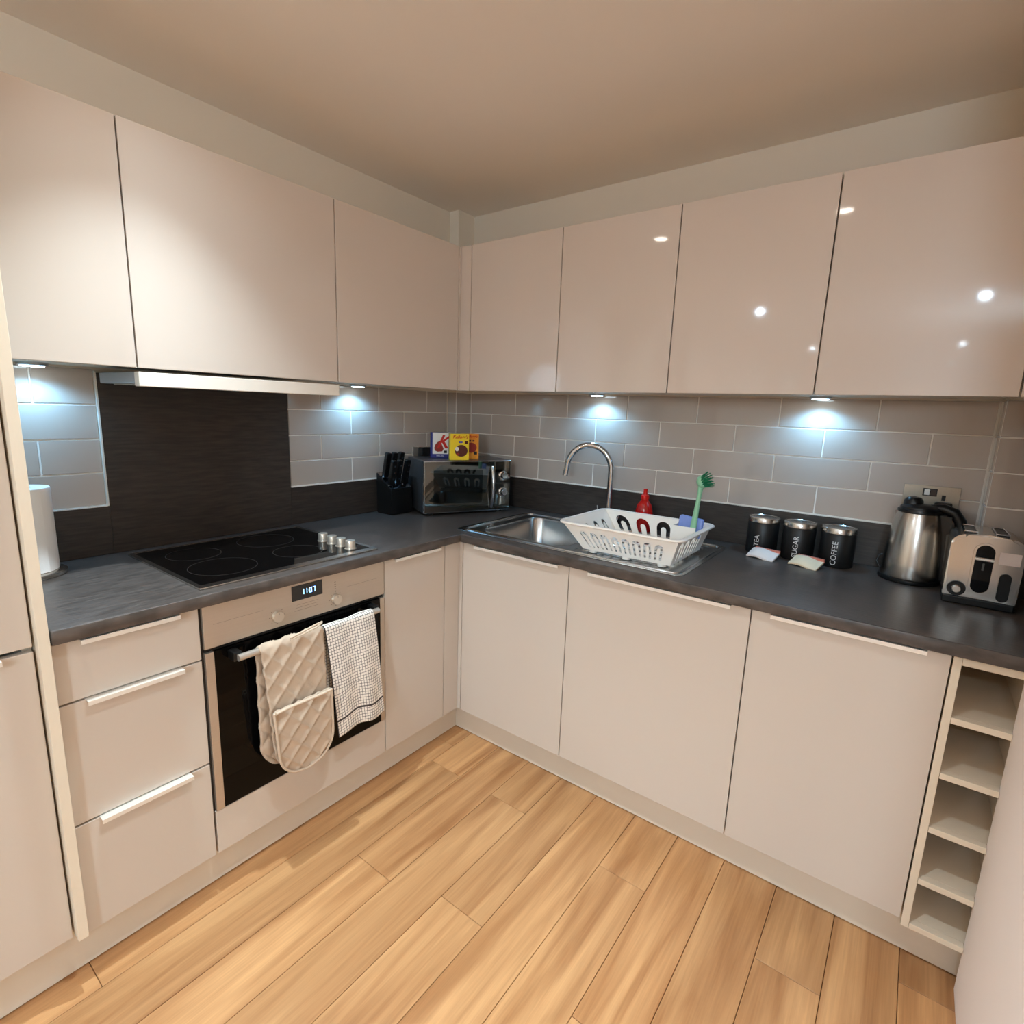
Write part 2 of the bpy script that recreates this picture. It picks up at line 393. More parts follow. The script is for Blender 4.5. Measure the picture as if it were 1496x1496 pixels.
# tiles: individual glazed bricks with recessed joints
ROWS = [1.0545, 1.1547, 1.2553, 1.3560, 1.4610]
JT = 0.0022
M['grout_bed'] = mat('pale_grout', rgb(240, 234, 224), 0.8, var=0.03, scale=(30, 30, 30))
for nm, par, bm in (('grout', wb, box(0.101, 2.1895, TY + 0.0028, WY, 1.051, ZUB + 0.003)), ('grout', wl, box(WX, TX - 0.0028, -0.984, -0.094, 1.051, ZUB + 0.003)),
                    ('grout', wl, box(WX, TX - 0.0028, YL, -1.594, 1.051, ZUB + 0.003)), ('grout', tr1, box(WX + 0.006, 0.0977, -0.0897, WY, 1.051, ZUB + 0.003)),
                    ('grout', tr2, box(2.193, 2.80, -0.0777, WY, 1.051, ZUB + 0.003))):
    obj(nm, bm, M['grout_bed'], par)
tile_cache = {}
def tile(parent, kind, a0, a1, z0, z1, face):
    """kind x: faces +x at x=face, spans y; kind y: faces -y, spans x"""
    a0 += JT; a1 -= JT; z0 += JT; z1 -= JT
    wd, ht = round(a1 - a0, 4), round(z1 - z0, 4)
    if wd < 0.004: return
    k = (kind, wd, ht)
    if k not in tile_cache:
        bm = box(0, 0.0065, 0, wd, 0, ht, 0.0012, 1) if kind == 'x' else box(0, wd, 0, 0.0065, 0, ht, 0.0012, 1)
        me = bpy.data.meshes.new('tile'); bm.to_mesh(me); bm.free(); me.materials.append(M['tile']); tile_cache[k] = me
    o = bpy.data.objects.new('tile', tile_cache[k]); COL.objects.link(o); o.parent = parent
    o.location = (face - 0.0065, a0, z0) if kind == 'x' else (a0, face, z0)
def course(parent, kind, lo, hi, joints, z0, z1, face):
    js = [lo] + sorted(j for j in joints if lo + 0.012 < j < hi - 0.012) + [hi]
    for p, q in zip(js, js[1:]): tile(parent, kind, p, q, z0, z1, face)
for r in range(4):
    z0, z1 = ROWS[3 - r], ROWS[4 - r]
    odd = r % 2
    course(wb, 'y', 0.103, 2.188, [(0.241 if odd else 0.090) + 0.3 * k for k in range(9)], z0, z1, TY)
    course(wl, 'x', -0.983, -0.095, [(-0.688 if odd else -0.838) + 0.3 * k for k in range(-1, 4)], z0, z1, TX)
    course(wl, 'x', YL, -1.594, [] if odd else [-1.740], z0, z1, TX)
    course(tr1, 'y', WX + 0.006, 0.099, [], z0, z1, -0.0925)
    course(tr1, 'x', -0.0905, TY, [], z0, z1, 0.1005)
    course(tr2, 'y', 2.191, 2.80, [2.34 + 0.3 * k for k in range(3)] if odd else [2.49, 2.79], z0, z1, -0.0805)
# step side tiles facing -x
for r in range(4):
    bm = box(2.1895, 2.196, -0.072, TY - 0.001, ROWS[3 - r] + JT, ROWS[4 - r] - JT, 0.001, 1)
    obj('tile', bm, M['tile'], tr2)
# sealant lines round the dark panel and along the upstands
def seal(name, bm): return struct(name, bm, M['grout'], 'thin white sealant line along the dark panels', 'sealant')
sl = bmesh.new()
add_box(sl, WX + 0.002, UX + 0.0012, -1.5950, -1.5905, 1.0525, ZUB - 0.002); add_box(sl, WX + 0.002, TX + 0.001, -0.9865, -0.983, 1.0525, ZUB - 0.012)
add_box(sl, WX + 0.002, UX + 0.0008, YL + 0.003, -1.5950, 1.0510, 1.0545); add_box(sl, WX + 0.002, UX + 0.0008, -0.983, -0.096, 1.0510, 1.0545)
seal('trim_3', sl)
sl = bmesh.new(); add_box(sl, 0.102, 2.189, UY - 0.0008, WY - 0.002, 1.0510, 1.0545); add_box(sl, 2.1845, 2.1895, TY - 0.002, WY - 0.001, 1.0545, ZUB)
seal('trim_4', sl)

# dark panels on the wall
sp = thing('splashback', 'dark wood-grain splashback panel rising behind the black hob', 'splashback', (WX, -1.29, ZW))
obj('panel', box(WX + 0.001, UX, -1.5900, -0.9865, ZW + 0.0015, 1.4500), M['splash'], sp)
up = thing('upstand', 'low dark wood-grain upstand running along the back of the worktop', 'upstand', (1.1, 0.02, ZW))
obj('board', box(WX + 0.001, UX, YL + 0.001, -1.5905, ZW + 0.0015, 1.0508), M['splash'], up)
obj('board', box(WX + 0.001, UX, -0.986, -0.1025, ZW + 0.0015, 1.0508), M['splash'], up)
obj('board', box(WX + 0.001, 0.108, -0.1015, -0.0935, ZW + 0.0015, 1.0508), M['splash_r'], up)
obj('board', box(0.1015, 0.109, -0.0930, WY - 0.001, ZW + 0.0015, 1.0508), M['splash'], up)
obj('board', box(0.1095, 2.188, UY, WY - 0.001, ZW + 0.0015, 1.0508), M['splash_r'], up)
obj('board', box(2.1885, 2.795, -0.0865, -0.0815, ZW + 0.0015, 1.0508), M['splash_r'], up)

# plinths
struct('baseboard_left', box(PLX - 0.016, PLX, -2.62, -PLX, 0.004, ZB + 0.012), M['carcass'], 'cashmere plinth board under the oven side', 'plinth')
pb = box(PLX - 0.016, X3, -PLX, -PLX + 0.016, 0.004, ZB + 0.012); add_box(pb, X3, 2.60, -PLX, -PLX + 0.016, 0.004, 0.1165)
struct('baseboard_back', pb, M['carcass'], 'cashmere plinth board under the sink side', 'plinth')
vg = thing('plinth_vent', 'black slotted vent in the plinth beneath the tall fridge', 'vent', (PLX, -2.2, 0.1))
obj('frame', box(PLX + 0.0004, PLX + 0.003, -2.40, -2.035, 0.085, 0.122, 0.001), M['blackpl'], vg)
for k in range(3): obj('slat', box(PLX + 0.003, PLX + 0.005, -2.395, -2.04, 0.090 + k * 0.011, 0.094 + k * 0.011), M['blackpl'], vg)

# ------------------------------------------------------------------ cabinets
def carcass(parent, axis, a0, a1, z0, z1, back, front, top=True, m='carcass'):
    """open-fronted box of 18 mm boards; axis 'L': runs along y with depth in x, 'R': runs along x with depth in -y"""
    bm = bmesh.new(); t = 0.016
    def B(p0, p1, d0, d1, q0, q1):
        if axis == 'L': add_box(bm, d0, d1, p0, p1, q0, q1)
        else: add_box(bm, p0, p1, -d1, -d0, q0, q1)
    a0 += 0.0008; a1 -= 0.0008
    B(a0, a0 + t, back, front, z0, z1); B(a1 - t, a1, back, front, z0, z1)
    B(a0 + t, a1 - t, back, front, z0, z0 + t); B(a0 + t, a1 - t, back, back + 0.006, z0 + t, z1)
    if top: B(a0 + t, a1 - t, back, front, z1 - t, z1)
    return obj('carcass', bm, M[m], parent)

def front(name, parent, axis, a0, a1, z0, z1, face, m, b=0.0012):
    if axis == 'L': bm = box(face - 0.018, face, a0 + G, a1 - G, z0, z1, b)
    else: bm = box(a0 + G, a1 - G, -face, -face + 0.018, z0, z1, b)
    return obj(name, bm, m, parent)

def handle(parent, axis, a0, a1, ztop, face, m='alu', proud=0.021):
    """slim L-shaped edge profile hooked over the top of a front"""
    prof = [(-0.012, 0.0), (proud, 0.0), (proud, -0.010), (proud - 0.0022, -0.010), (proud - 0.0022, -0.0022), (-0.012, -0.0022)]
    bm = bmesh.new(); A = []; B = []
    for d, h in prof:
        if axis == 'L': A.append(bm.verts.new((face + d, a0, ztop + h + 0.0026))); B.append(bm.verts.new((face + d, a1, ztop + h + 0.0026)))
        else: A.append(bm.verts.new((a0, -face - d, ztop + h + 0.0026))); B.append(bm.verts.new((a1, -face - d, ztop + h + 0.0026)))
    n = len(A); bm.faces.new(A); bm.faces.new(B[::-1])
    for i in range(n): bm.faces.new((A[i], B[i], B[(i + 1) % n], A[(i + 1) % n]))
    return obj('handle', bm, M[m], parent)

# wall cabinets, left run
LG = 'wall cabinets over the hob side'
for a0, a1, lab in ((YL, -1.604, 'glossy cashmere wall cabinet left of the cooker hood cabinet'),
                    (-1.604, -1.009, 'wide glossy cashmere wall cabinet above the cooker hood'),
                    (-1.009, -0.414, 'glossy cashmere wall cabinet between cooker hood and inner corner')):
    t = thing('wall_cabinet', lab, 'cabinet', (WX, (a0 + a1) / 2, ZUB), 0, 'glossy wall cabinets')
    carcass(t, 'L', a0, a1, ZUB + 0.008, ZUT, WX + 0.008, UD - 0.020)
    front('door', t, 'L', a0, a1, ZUB, ZUT, UD, M['gloss'])
for a0, a1, lab in ((0.460, 0.891, 'glossy cashmere wall cabinet beside the inner corner over the microwave'),
                    (0.891, 1.3218, 'glossy cashmere wall cabinet directly over the tap'),
                    (1.3218, 1.752, 'glossy cashmere wall cabinet above the black canisters, third from the corner'),
                    (1.752, 2.184, 'glossy cashmere wall cabinet above the kettle with bright lamp reflections'),
                    (2.184, 2.62, 'glossy cashmere wall cabinet cut off by the right picture edge')):
    t = thing('wall_cabinet', lab, 'cabinet', ((a0 + a1) / 2, WY, ZUB), 0, 'glossy wall cabinets')
    carcass(t, 'R', a0, a1, ZUB + 0.008, ZUT, -TY + 0.003 if a0 < 2.1 else 0.085, UD - 0.020)
    front('door', t, 'R', a0, a1, ZUB, ZUT, UD, M['gloss'])
t = thing('corner_post', 'narrow glossy filler strip where the two rows of wall cabinets meet', 'filler', (UD, -UD, ZUB))
obj('strip', box(UD - 0.020, UD, -0.414 + G, -0.384, ZUB, ZUT, 0.001), M['gloss'], t)
obj('strip', box(UD + 0.0005, 0.460 - G, -UD, -UD + 0.018, ZUB, ZUT, 0.001), M['gloss'], t)

# under-cabinet lights
def led(x, y, lab):
    t = thing('cabinet_light', lab, 'light', (x, y, ZUB + 0.008), 0, 'lights under the wall cabinets')
    obj('housing', lathe([(0.0, 0.0), (0.034, 0.0), (0.034, -0.007), (0.031, -0.009), (0.0, -0.009)], (x, y, ZUB + 0.0078), 32), M['chrome'], t, True)
    obj('lens', lathe([(0.0, -0.0085), (0.0265, -0.0085), (0.024, -0.0112), (0.0, -0.0120)], (x, y, ZUB + 0.0078), 32), M['ledlens'], t, True)
    l = bpy.data.lights.new('led', 'SPOT'); l.energy = LED_W; l.color = LED_COL; l.spot_size = math.radians(150); l.spot_blend = 0.6; l.shadow_soft_size = 0.018
    lo = bpy.data.objects.new('led', l); COL.objects.link(lo); lo.location = (x, y, ZUB - 0.008)
led(0.105, -1.745, 'round blue-white light glowing under the cabinet above the paper towel roll')
led(0.105, -0.700, 'round blue-white light glowing under the cabinet right of the hood')
led(0.873, -0.042, 'round blue-white light glowing on the tiles behind the tap')
led(1.722, -0.042, 'round blue-white light glowing on the tiles above the black canisters')

# cooker hood
t = thing('cooker_hood', 'slim pull-out cooker hood with pale front strip above the hob', 'hood', (0.2, -1.3, 1.41))
obj('body', box(WX + 0.066, 0.362, -1.598, -1.012, 1.419, 1.449, 0.003), M['greypl'], t)
obj('fascia', box(0.372, 0.403, -1.603, -1.006, 1.411, 1.4475, 0.0015), M['hoodwhite'], t)
obj('neck', box(0.362, 0.372, -1.590, -1.02, 1.423, 1.444), M['blackpl'], t)
obj('filter', box(0.12, 0.35, -1.57, -1.04, 1.4165, 1.419), M['steel_h'], t)

# tall fridge housing at far left
t = thing('fridge_housing', 'tall cashmere fridge cupboard at the left picture edge', 'cupboard', (0.3, -2.2, 0))
obj('end_panel', box(WX + 0.002, 0.625, -1.906, YL - 0.0015, 0.148, ZUT, 0.001), M['cream'], t)
carcass(t, 'L', -2.505, -1.9075, 0.15, ZUT, WX + 0.01, FX - 0.022)
front('door', t, 'L', -2.505, -1.9085, 0.8685, ZUT, FX, M['basegloss'])
ld = front('door', t, 'L', -2.505, -1.9085, ZB + 0.012, 0.858, FX, M['basegloss'])
handle(ld, 'L', -2.45, -1.962, 0.858, FX)
obj('end_panel', box(WX + 0.002, 0.625, -2.53, -2.507, 0.148, ZUT, 0.001), M['cream'], t)

# drawer unit
t = thing('drawer_unit', 'cashmere three-drawer base unit between fridge cupboard and oven', 'drawers', (0.3, (YL + Y1) / 2, 0))
carcass(t, 'L', YL, Y1 - 0.004, ZB + 0.013, ZT, WX + 0.01, FX - 0.020)
for z0, z1 in ((0.7205, 0.8605), (0.4215, 0.7160), (ZB, 0.4165)):
    d = front('drawer', t, 'L', YL, Y1 - 0.002, z0, z1, FX, M['basegloss'])
    handle(d, 'L', -1.835, -1.636, z1 - 0.0005, FX)
# oven housing
t = thing('oven_housing', 'cashmere oven cabinet with plain panel below the oven', 'cabinet', (0.3, -1.285, 0))
carcass(t, 'L', Y1, Y2, ZB + 0.013, ZT, WX + 0.01, FX - 0.020)
front('panel', t, 'L', Y1, Y2, ZB, 0.2655, FX, M['basegloss'])
obj('shelf', box(WX + 0.02, FX - 0.03, Y1 + 0.018, Y2 - 0.018, 0.245, 0.262), M['carcass'], t)
# corner base unit, left
t = thing('base_cabinet', 'narrow cashmere base cabinet between oven and inner corner', 'cabinet', (0.3, (Y2 + Y3) / 2, 0), 0, 'base cabinets')
carcass(t, 'L', Y2, Y3, ZB + 0.013, ZT, WX + 0.01, FX - 0.020)
d = front('door', t, 'L', Y2, Y3, ZB, 0.8605, FX, M['basegloss']); handle(d, 'L', -0.95, -0.725, 0.8600, FX)
t = thing('base_corner_post', 'cashmere filler strip in the inner corner of the base cabinets', 'filler', (FX, -FX, ZB))
obj('strip', box(FX - 0.018, FX, Y3 + G, -0.602, ZB, 0.8605, 0.001), M['basegloss'], t)
obj('strip', box(FX - 0.018, X0 - G, -0.600, -0.584, ZB, 0.8605, 0.001), M['basegloss'], t)
# right run
for a0, a1, h0, h1, lab in ((X0, X1, 0.690, 1.072, 'cashmere base cabinet under the sink bowl next to the inner corner'),
                            (X1, X2, 1.190, 1.648, 'wide cashmere base front under the white dish rack'),
                            (X2, X3, 1.753, 2.094, 'cashmere base cabinet beside the wine rack')):
    t = thing('base_cabinet', lab, 'cabinet', ((a0 + a1) / 2, -0.3, 0), 0, 'base cabinets')
    carcass(t, 'R', a0, a1, ZB + 0.013, ZT, -TY + 0.01, FX - 0.020, top=False)
    d = front('door', t, 'R', a0, a1, ZB, 0.8605, FX, M['basegloss']); handle(d, 'R', h0, h1, 0.8600, FX)
# wine rack
t = thing('wine_rack', 'open cream wine rack with five empty shelves at the end of the base units', 'wine rack', (2.2, -0.3, 0))
obj('side_panel', box(X3 + G, 2.160, -FX, 0.005, 0.118, 0.8605, 0.0008), M['cream'], t)
obj('side_panel', box(2.290, 2.306, -0.578, 0.005, 0.118, 0.8605, 0.0008), M['cream'], t)
obj('back_panel', box(2.161, 2.289, -0.025, -0.015, 0.135, 0.8465), M['cream'], t)
obj('top_panel', box(2.1605, 2.2895, -0.578, 0.0, 0.847, 0.8605), M['cream'], t)
obj('top_rail', box(2.1605, 2.2690, -FX, -0.5785, 0.842, 0.8605, 0.0008), M['cream'], t)
for z in (0.133, 0.267, 0.415, 0.564, 0.710):
    bm = box(2.1605, 2.2690, -FX + 0.001, -0.5785, z - 0.0155, z, 0.0008); add_box(bm, 2.1605, 2.2895, -0.5785, -0.026, z - 0.0155, z)
    obj('shelf', bm, M['cream'], t)
t = thing('end_cabinet', 'cashmere cabinet carcass hidden behind the white wall end', 'cabinet', (2.55, -0.3, 0))
carcass(t, 'R', 2.310, 2.795, ZB, ZT, 0.0, 0.56)

# worktop: one L with cut-outs
t = thing('worktop', 'dark grey wood-grain L-shaped worktop on the base cabinets', 'worktop', (0.3, -0.3, ZWB))
LE = FX + 0.025
bm = holed([(UX - 0.012, YL + 0.0015), (LE, YL + 0.0015), (LE, -LE), (LE, 0.0265), (0.095, 0.0265), (0.095, -0.088), (UX - 0.012, -0.088)], [], ZW - ZWB)
bm.transform(Matrix.Translation((0, 0, (ZW + ZWB) / 2)))
o = obj('slab', bm, M['worktop'], t); bevelmod(o, 0.003)
BX0, BX1, BY0, BY1 = 0.640, 1.035, -0.530, -0.135
bm = holed([(LE + 0.0002, -LE), (2.268, -LE), (2.268, -0.581), (2.795, -0.581), (2.795, -0.076), (2.194, -0.076), (2.194, 0.0265), (LE + 0.0002, 0.0265)],
           [rrect(BX0 - 0.004, BX1 + 0.004, BY0 - 0.004, BY1 + 0.004, 0.06)], ZW - ZWB)
bm.transform(Matrix.Translation((0, 0, (ZW + ZWB) / 2)))
o = obj('slab', bm, M['worktop_b'], t); bevelmod(o, 0.003)

# ------------------------------------------------------------------ hob
t = thing('hob', 'black glass hob with steel frame and four knobs set in the worktop', 'hob', (0.34, -1.285, ZW))
HX0, HX1, HY0, HY1 = 0.100, 0.585, -1.573, -0.996
bm = holed(rrect(HX0, HX1, HY0, HY1, 0.006), [rrect(HX0 + 0.010, HX1 - 0.026, HY0 + 0.014, HY1 - 0.016, 0.004)], 0.0055); bm.transform(Matrix.Translation((0, 0, ZW + 0.0032)))
o = obj('frame', bm, M['steel'], t); bevelmod(o, 0.0015)
obj('glass', box(HX0 + 0.0105, HX1 - 0.0265, HY0 + 0.0145, HY1 - 0.0165, ZW + 0.0006, ZW + 0.0056, 0.0008), M['blackgl'], t)
ring = bmesh.new()
for cx, cy, r in ((0.24, -1.44, 0.075), (0.43, -1.44, 0.09), (0.23, -1.20, 0.09), (0.43, -1.20, 0.075)):
    add_lathe(ring, [(r, 0), (r, 0.0003), (r + 0.0016, 0.0003), (r + 0.0016, 0)], (cx, cy, ZW + 0.0056), 48)
obj('zone_rings', ring, mat('faint_ring_print', rgb(44, 40, 38), 0.3), t)
for kx in (0.372, 0.424, 0.474, 0.526):
    k = obj('knob', lathe([(0, 0), (0.019, 0), (0.019, 0.003), (0.0165, 0.004), (0.0165, 0.026), (0.0155, 0.0285), (0, 0.0285)], (kx, -1.066, ZW + 0.0058), 32), M['knob'], t, True)
    obj('pointer', box(kx + 0.002, kx + 0.014, -1.0665, -1.0655, ZW + 0.0343, ZW + 0.0347), M['grey_txt'], k)

# ------------------------------------------------------------------ oven
OX = FX + 0.004
t = thing('oven', 'built-in steel and black glass oven with lit clock below the hob', 'oven', (0.3, -1.285, 0.266))
ya, yb = Y1 + 0.004, Y2 - 0.004
obj('body', box(WX + 0.05, FX - 0.024, ya + 0.02, yb - 0.02, 0.2665, 0.840), M['greypl'], t)
obj('side_gap', box(FX - 0.019, FX - 0.006, Y1 - 0.003, Y1 + 0.0038, 0.2665, 0.8605), M['gap'], t)
obj('control_panel', box(FX - 0.02, OX, ya, yb, 0.7445, 0.8625, 0.0015), M['steel_h'], t)
obj('vent_gap', box(FX - 0.022, FX - 0.004, ya + 0.001, yb - 0.001, 0.7345, 0.7440), M['blackpl'], t)
dr = obj('door', box(FX - 0.02, OX, ya + 0.0225, yb - 0.0185, 0.2695, 0.7335, 0.001), M['blackgl'], t)
obj('side_trim', box(FX - 0.02, OX + 0.0006, ya, ya + 0.022, 0.2695, 0.7335, 0.001), M['steel_h'], t)
obj('side_trim', box(FX - 0.02, OX + 0.0006, yb - 0.018, yb, 0.2695, 0.7335, 0.001), M['steel_h'], t)
dp = obj('display', box(OX, OX + 0.0012, -1.3325, -1.2300, 0.8085, 0.8545, 0.0004), M['display'], t)
# seven segment clock 11:07
sg = bmesh.new(); DH, DW, TH = 0.0165, 0.0085, 0.0022
SEG = {'0': 'abcdef', '1': 'bc', '7': 'abc'}
def segs(ch, y, z):
    for s in SEG[ch]:
        h = DH / 2
        R = {'a': (0, DW, DH - TH, DH), 'd': (0, DW, 0, TH), 'g': (0, DW, h - TH / 2, h + TH / 2), 'b': (DW - TH, DW, h, DH), 'c': (DW - TH, DW, 0, h), 'e': (0, TH, 0, h), 'f': (0, TH, h, DH)}[s]
        add_box(sg, OX + 0.0012, OX + 0.0016, y + R[0] + 0.0002, y + R[1] - 0.0002, z + R[2] + 0.0002, z + R[3] - 0.0002)
yy = -1.3010; zz = 0.8235
for ch in '11': segs(ch, yy, zz); yy += 0.0105
for q in (0.005, 0.0105): add_box(sg, OX + 0.0012, OX + 0.0016, yy + 0.0022, yy + 0.0036, zz + q, zz + q + 0.0016)
yy += 0.0055
for ch in '07': segs(ch, yy, zz); yy += 0.0112
obj('clock_digits', sg, M['digits'], dp)
for ky in (-1.3800, -1.1830):
    k = obj('dial', lathe([(0, 0), (0.0170, 0), (0.0170, 0.010), (0.0155, 0.012), (0, 0.012)], (0, 0, 0), 36, Matrix.Rotation(PI / 2, 3, 'Y')), M['knob'], t, True, local=True)
    k.location = (OX - 0.3 + 0.0003, ky + 1.285, 0.779 - 0.266)
    obj('mark', box(OX + 0.0123, OX + 0.0127, ky - 0.0008, ky + 0.0008, 0.786, 0.793), M['grey_txt'], k)
pm = bmesh.new()
add_box(pm, OX, OX + 0.0003, -1.555, -1.420, 0.8080, 0.8085); add_box(pm, OX, OX + 0.0003, -1.140, -1.02, 0.8080, 0.8085)
for k in range(3): add_box(pm, OX, OX + 0.0003, -1.325 + 0.004 * k, -1.245, 0.7770 + 0.0085 * k, 0.7776 + 0.0085 * k)
for k in range(5): add_box(pm, OX, OX + 0.0003, -1.187, -1.181, 0.804 + 0.0075 * k, 0.8055 + 0.0075 * k)
for ky in (-1.38, -1.183):
    for a in range(8):
        an = a * PI / 4; add_box(pm, OX, OX + 0.0003, ky + 0.0225 * math.cos(an) - 0.001, ky + 0.0225 * math.cos(an) + 0.001, 0.779 + 0.0225 * math.sin(an) - 0.001, 0.779 + 0.0225 * math.sin(an) + 0.001)
obj('printed_marks', pm, M['grey_txt'], t)
BXC, BZC, BR = 0.645, 0.7130, 0.0095
hd = obj('handle', tube([(BXC, -1.516, BZC), (BXC, -1.048, BZC)], BR, 20), M['bar'], t, True)
for hy in (-1.513, -1.051):
    obj('bracket', box(OX - 0.0004, BXC - 0.006, hy - 0.011, hy + 0.011, BZC - 0.011, BZC + 0.014, 0.002), M['blackpl'], hd)

# ------------------------------------------------------------------ cloths over the handle
def drape(path, yl, yr, ns, nt, disp=None, ux=None):
    """sheet following an (x, z) path; yl(s), yr(s) side edges with s in metres from the first point; disp(s, t, side) pushes along the normal"""
    P = [Vector((a, 0, b)) for a, b in path]; seg = [(q - p).length for p, q in zip(P, P[1:])]; tot = sum(seg)
    bm = bmesh.new(); uvl = bm.loops.layers.uv.new('UVMap'); rows = []; info = {}
    def at(s):
        for i, l in enumerate(seg):
            if s <= l or i == len(seg) - 1: return P[i].lerp(P[i + 1], min(1, s / l)), (P[i + 1] - P[i]).normalized()
            s -= l
    for i in range(ns + 1):
        s = tot * i / ns; p, tg = at(s); nrm = Vector((-tg.z, 0, tg.x)); row = []
        a, b = yl(s, tot), yr(s, tot)
        for j in range(nt + 1):
            tt = j / nt; y = a + (b - a) * tt; d = disp(s, y, tot) if disp else 0
            v = bm.verts.new(Vector((p.x, y, p.z)) + nrm * d); row.append(v); info[v] = (tt, s, y)
        rows.append(row)
    for i in range(ns):
        for j in range(nt):
            f = bm.faces.new((rows[i][j], rows[i][j + 1], rows[i + 1][j + 1], rows[i + 1][j]))
            for l in f.loops: q = info[l.vert]; l[uvl].uv = (q[0] * 0.2, q[1])
    return bm, tot

def bar_path(zf, zb, r, xf, xb, n=10):
    """front bottom -> up over the bar -> down behind"""
    pts = [(xf, zf)]; m = 10
    for k in range(1, m): f = k / m; e = f ** 3; pts.append((xf + (BXC + r - xf) * e, zf + (BZC - zf) * f))
    for k in range(n + 1): a = PI * k / n; pts.append((BXC + r * math.cos(a), BZC + r * math.sin(a)))
    for k in range(1, m + 1): f = k / m; e = 1 - (1 - f) ** 3; pts.append((BXC - r + (xb - BXC + r) * e, BZC + (zb - BZC) * f))
    return pts

def solid(o, th, off=1.0, sub=0):
    md = o.modifiers.new('solid', 'SOLIDIFY'); md.thickness = th; md.offset = off
    if sub: s = o.modifiers.new('sub', 'SUBSURF'); s.levels = sub; s.render_levels = sub

t = thing('oven_glove', 'beige quilted double oven glove hanging over the oven handle', 'oven glove', (BXC, -1.36, 0.3))
def rounded(s, tot, y, sgn, R=0.085):
    d = min(s, tot - s)
    if d < R: return y + sgn * (R - math.sqrt(max(0, R * R - (R - d) ** 2))) * 0.92
    return y
def mid(s, tot): return 0.0
def lean(s): return 0.030 * max(0.0, 1 - s / 0.42)
def quilt(s, y, tot):
    c = 0.064; a = (s * 0.9 + y + 0.01) / c; b = (s * 0.9 - y + 0.02) / c
    q = min(abs(a - round(a)), abs(b - round(b))) * 2
    edge = 1.0
    return 0.0068 * (1 - math.exp(-q * 5.0)) * edge
ml = lambda s, tot: rounded(s, tot, -1.462 + lean(s) * 0.95, 1); mr = lambda s, tot: rounded(s, tot, -1.268 + lean(s) * 0.15, -1)
bm, tot = drape(bar_path(0.315, 0.33, BR + 0.010, 0.672, 0.622), ml, mr, 130, 40, quilt)
o = obj('strip', bm, M['mitt'], t, True, angle=180); solid(o, 0.007, -1.0)
# pocket sewn on the front end
def ppath(): return [(x + 0.006 + 0.006 * min(1, (z - 0.305) / 0.1), z) for x, z in bar_path(0.313, 0.33, BR + 0.004, 0.674, 0.622) if z < 0.54][:7] 
pp = [(0.683, 0.313), (0.688, 0.36), (0.691, 0.42), (0.691, 0.48), (0.688, 0.537)]
bm, tt = drape(pp, lambda s, q: rounded(s, 99, -1.4625 + lean(s) * 0.95, 1), lambda s, q: rounded(s, 99, -1.2675 + lean(s) * 0.15, -1), 60, 40, quilt)
o = obj('pocket', bm, M['mitt'], t, True, angle=180); solid(o, 0.006, -1.0)
obj('hem', tube([(0.694, -1.4625 + 0.95 * lean(0.224) + 0.002 + 0.178 * k / 6, 0.537 + 0.0015 * math.sin(k)) for k in range(7)], 0.0045, 10), M['mitt_hem'], t, True)
edge = []
for k in range(26): s = 0.222 * (1 - k / 25); edge.append((0.683 + 0.006 * min(1, s / 0.09), rounded(s, 99, -1.4625 + lean(s) * 0.95, 1), 0.313 + s))
for k in range(26): s = 0.222 * (k / 25); edge.append((0.683 + 0.006 * min(1, s / 0.09), rounded(s, 99, -1.2675 + lean(s) * 0.15, -1), 0.313 + s))
obj('binding', tube(edge, 0.0036, 8), M['mitt_hem'], t, True)
obj('hanging_loop', tube([(0.6770, -1.385, 0.7290), (0.6775, -1.345, 0.7350), (0.674, -1.30, 0.7400), (0.664, -1.276, 0.7430), (0.660, -1.272, 0.7445), (0.670, -1.30, 0.7465), (0.6755, -1.345, 0.7410), (0.6765, -1.385, 0.7350)], 0.003, 8), M['mitt_hem'], t, True)

def tfold(s, y, tot): return 0.0035 * math.sin(y * 70 + s * 5) * max(0, 1 - abs(s - 0.1) / 0.4) + 0.002 * math.sin(y * 31 + 1)
def tlean(s): return max(0.0, 1 - s / 0.385)
bm, tot = drape(bar_path(0.348, 0.47, BR + 0.0035, 0.668, 0.628), lambda s, q: -1.262 + 0.036 * tlean(s), lambda s, q: -1.078 + 0.034 * tlean(s), 90, 46, tfold)
for v in bm.verts:
    if v.co.z < 0.5 and v.co.x > BXC: v.co.z += 0.006 * math.sin(v.co.y * 42) + 0.03 * (v.co.y + 1.135) 
o = obj('tea_towel', bm, M['gridcloth'], None, True, angle=180); solid(o, 0.0035, -1.0)
tag(o, 'white tea towel with fine black check hanging over the oven handle', 'towel')

# ------------------------------------------------------------------ sink, tap
t = thing('sink', 'stainless steel inset sink with bowl and ribbed drainer', 'sink', (1.0, -0.33, ZW))
bm = holed(rrect(0.550, 1.487, -0.577, -0.074, 0.03), [rrect(BX0, BX1, BY0, BY1, 0.055), rrect(1.075, 1.44, -0.535, -0.12, 0.03)], 0.0025)
bm.transform(Matrix.Translation((0, 0, ZW + 0.0016))); o = obj('rim', bm, M['steel_s'], t)
obj('rim_bead', tube([(x, y, ZW + 0.003) for x, y in rrect(0.580, 1.470, -0.558, -0.092, 0.03)], 0.0045, 8, True), M['steel_s'], t, True)
bowl = bmesh.new(); rings = []
for off, z, r in ((0, ZW + 0.0015, 0.055), (0.004, ZW - 0.006, 0.055), (0.010, ZW - 0.12, 0.055), (0.018, ZW - 0.148, 0.06), (0.05, ZW - 0.158, 0.05)):
    rings.append([bowl.verts.new((x, y, z)) for x, y in rrect(BX0 + off, BX1 - off, BY0 + off, BY1 - off, r)])
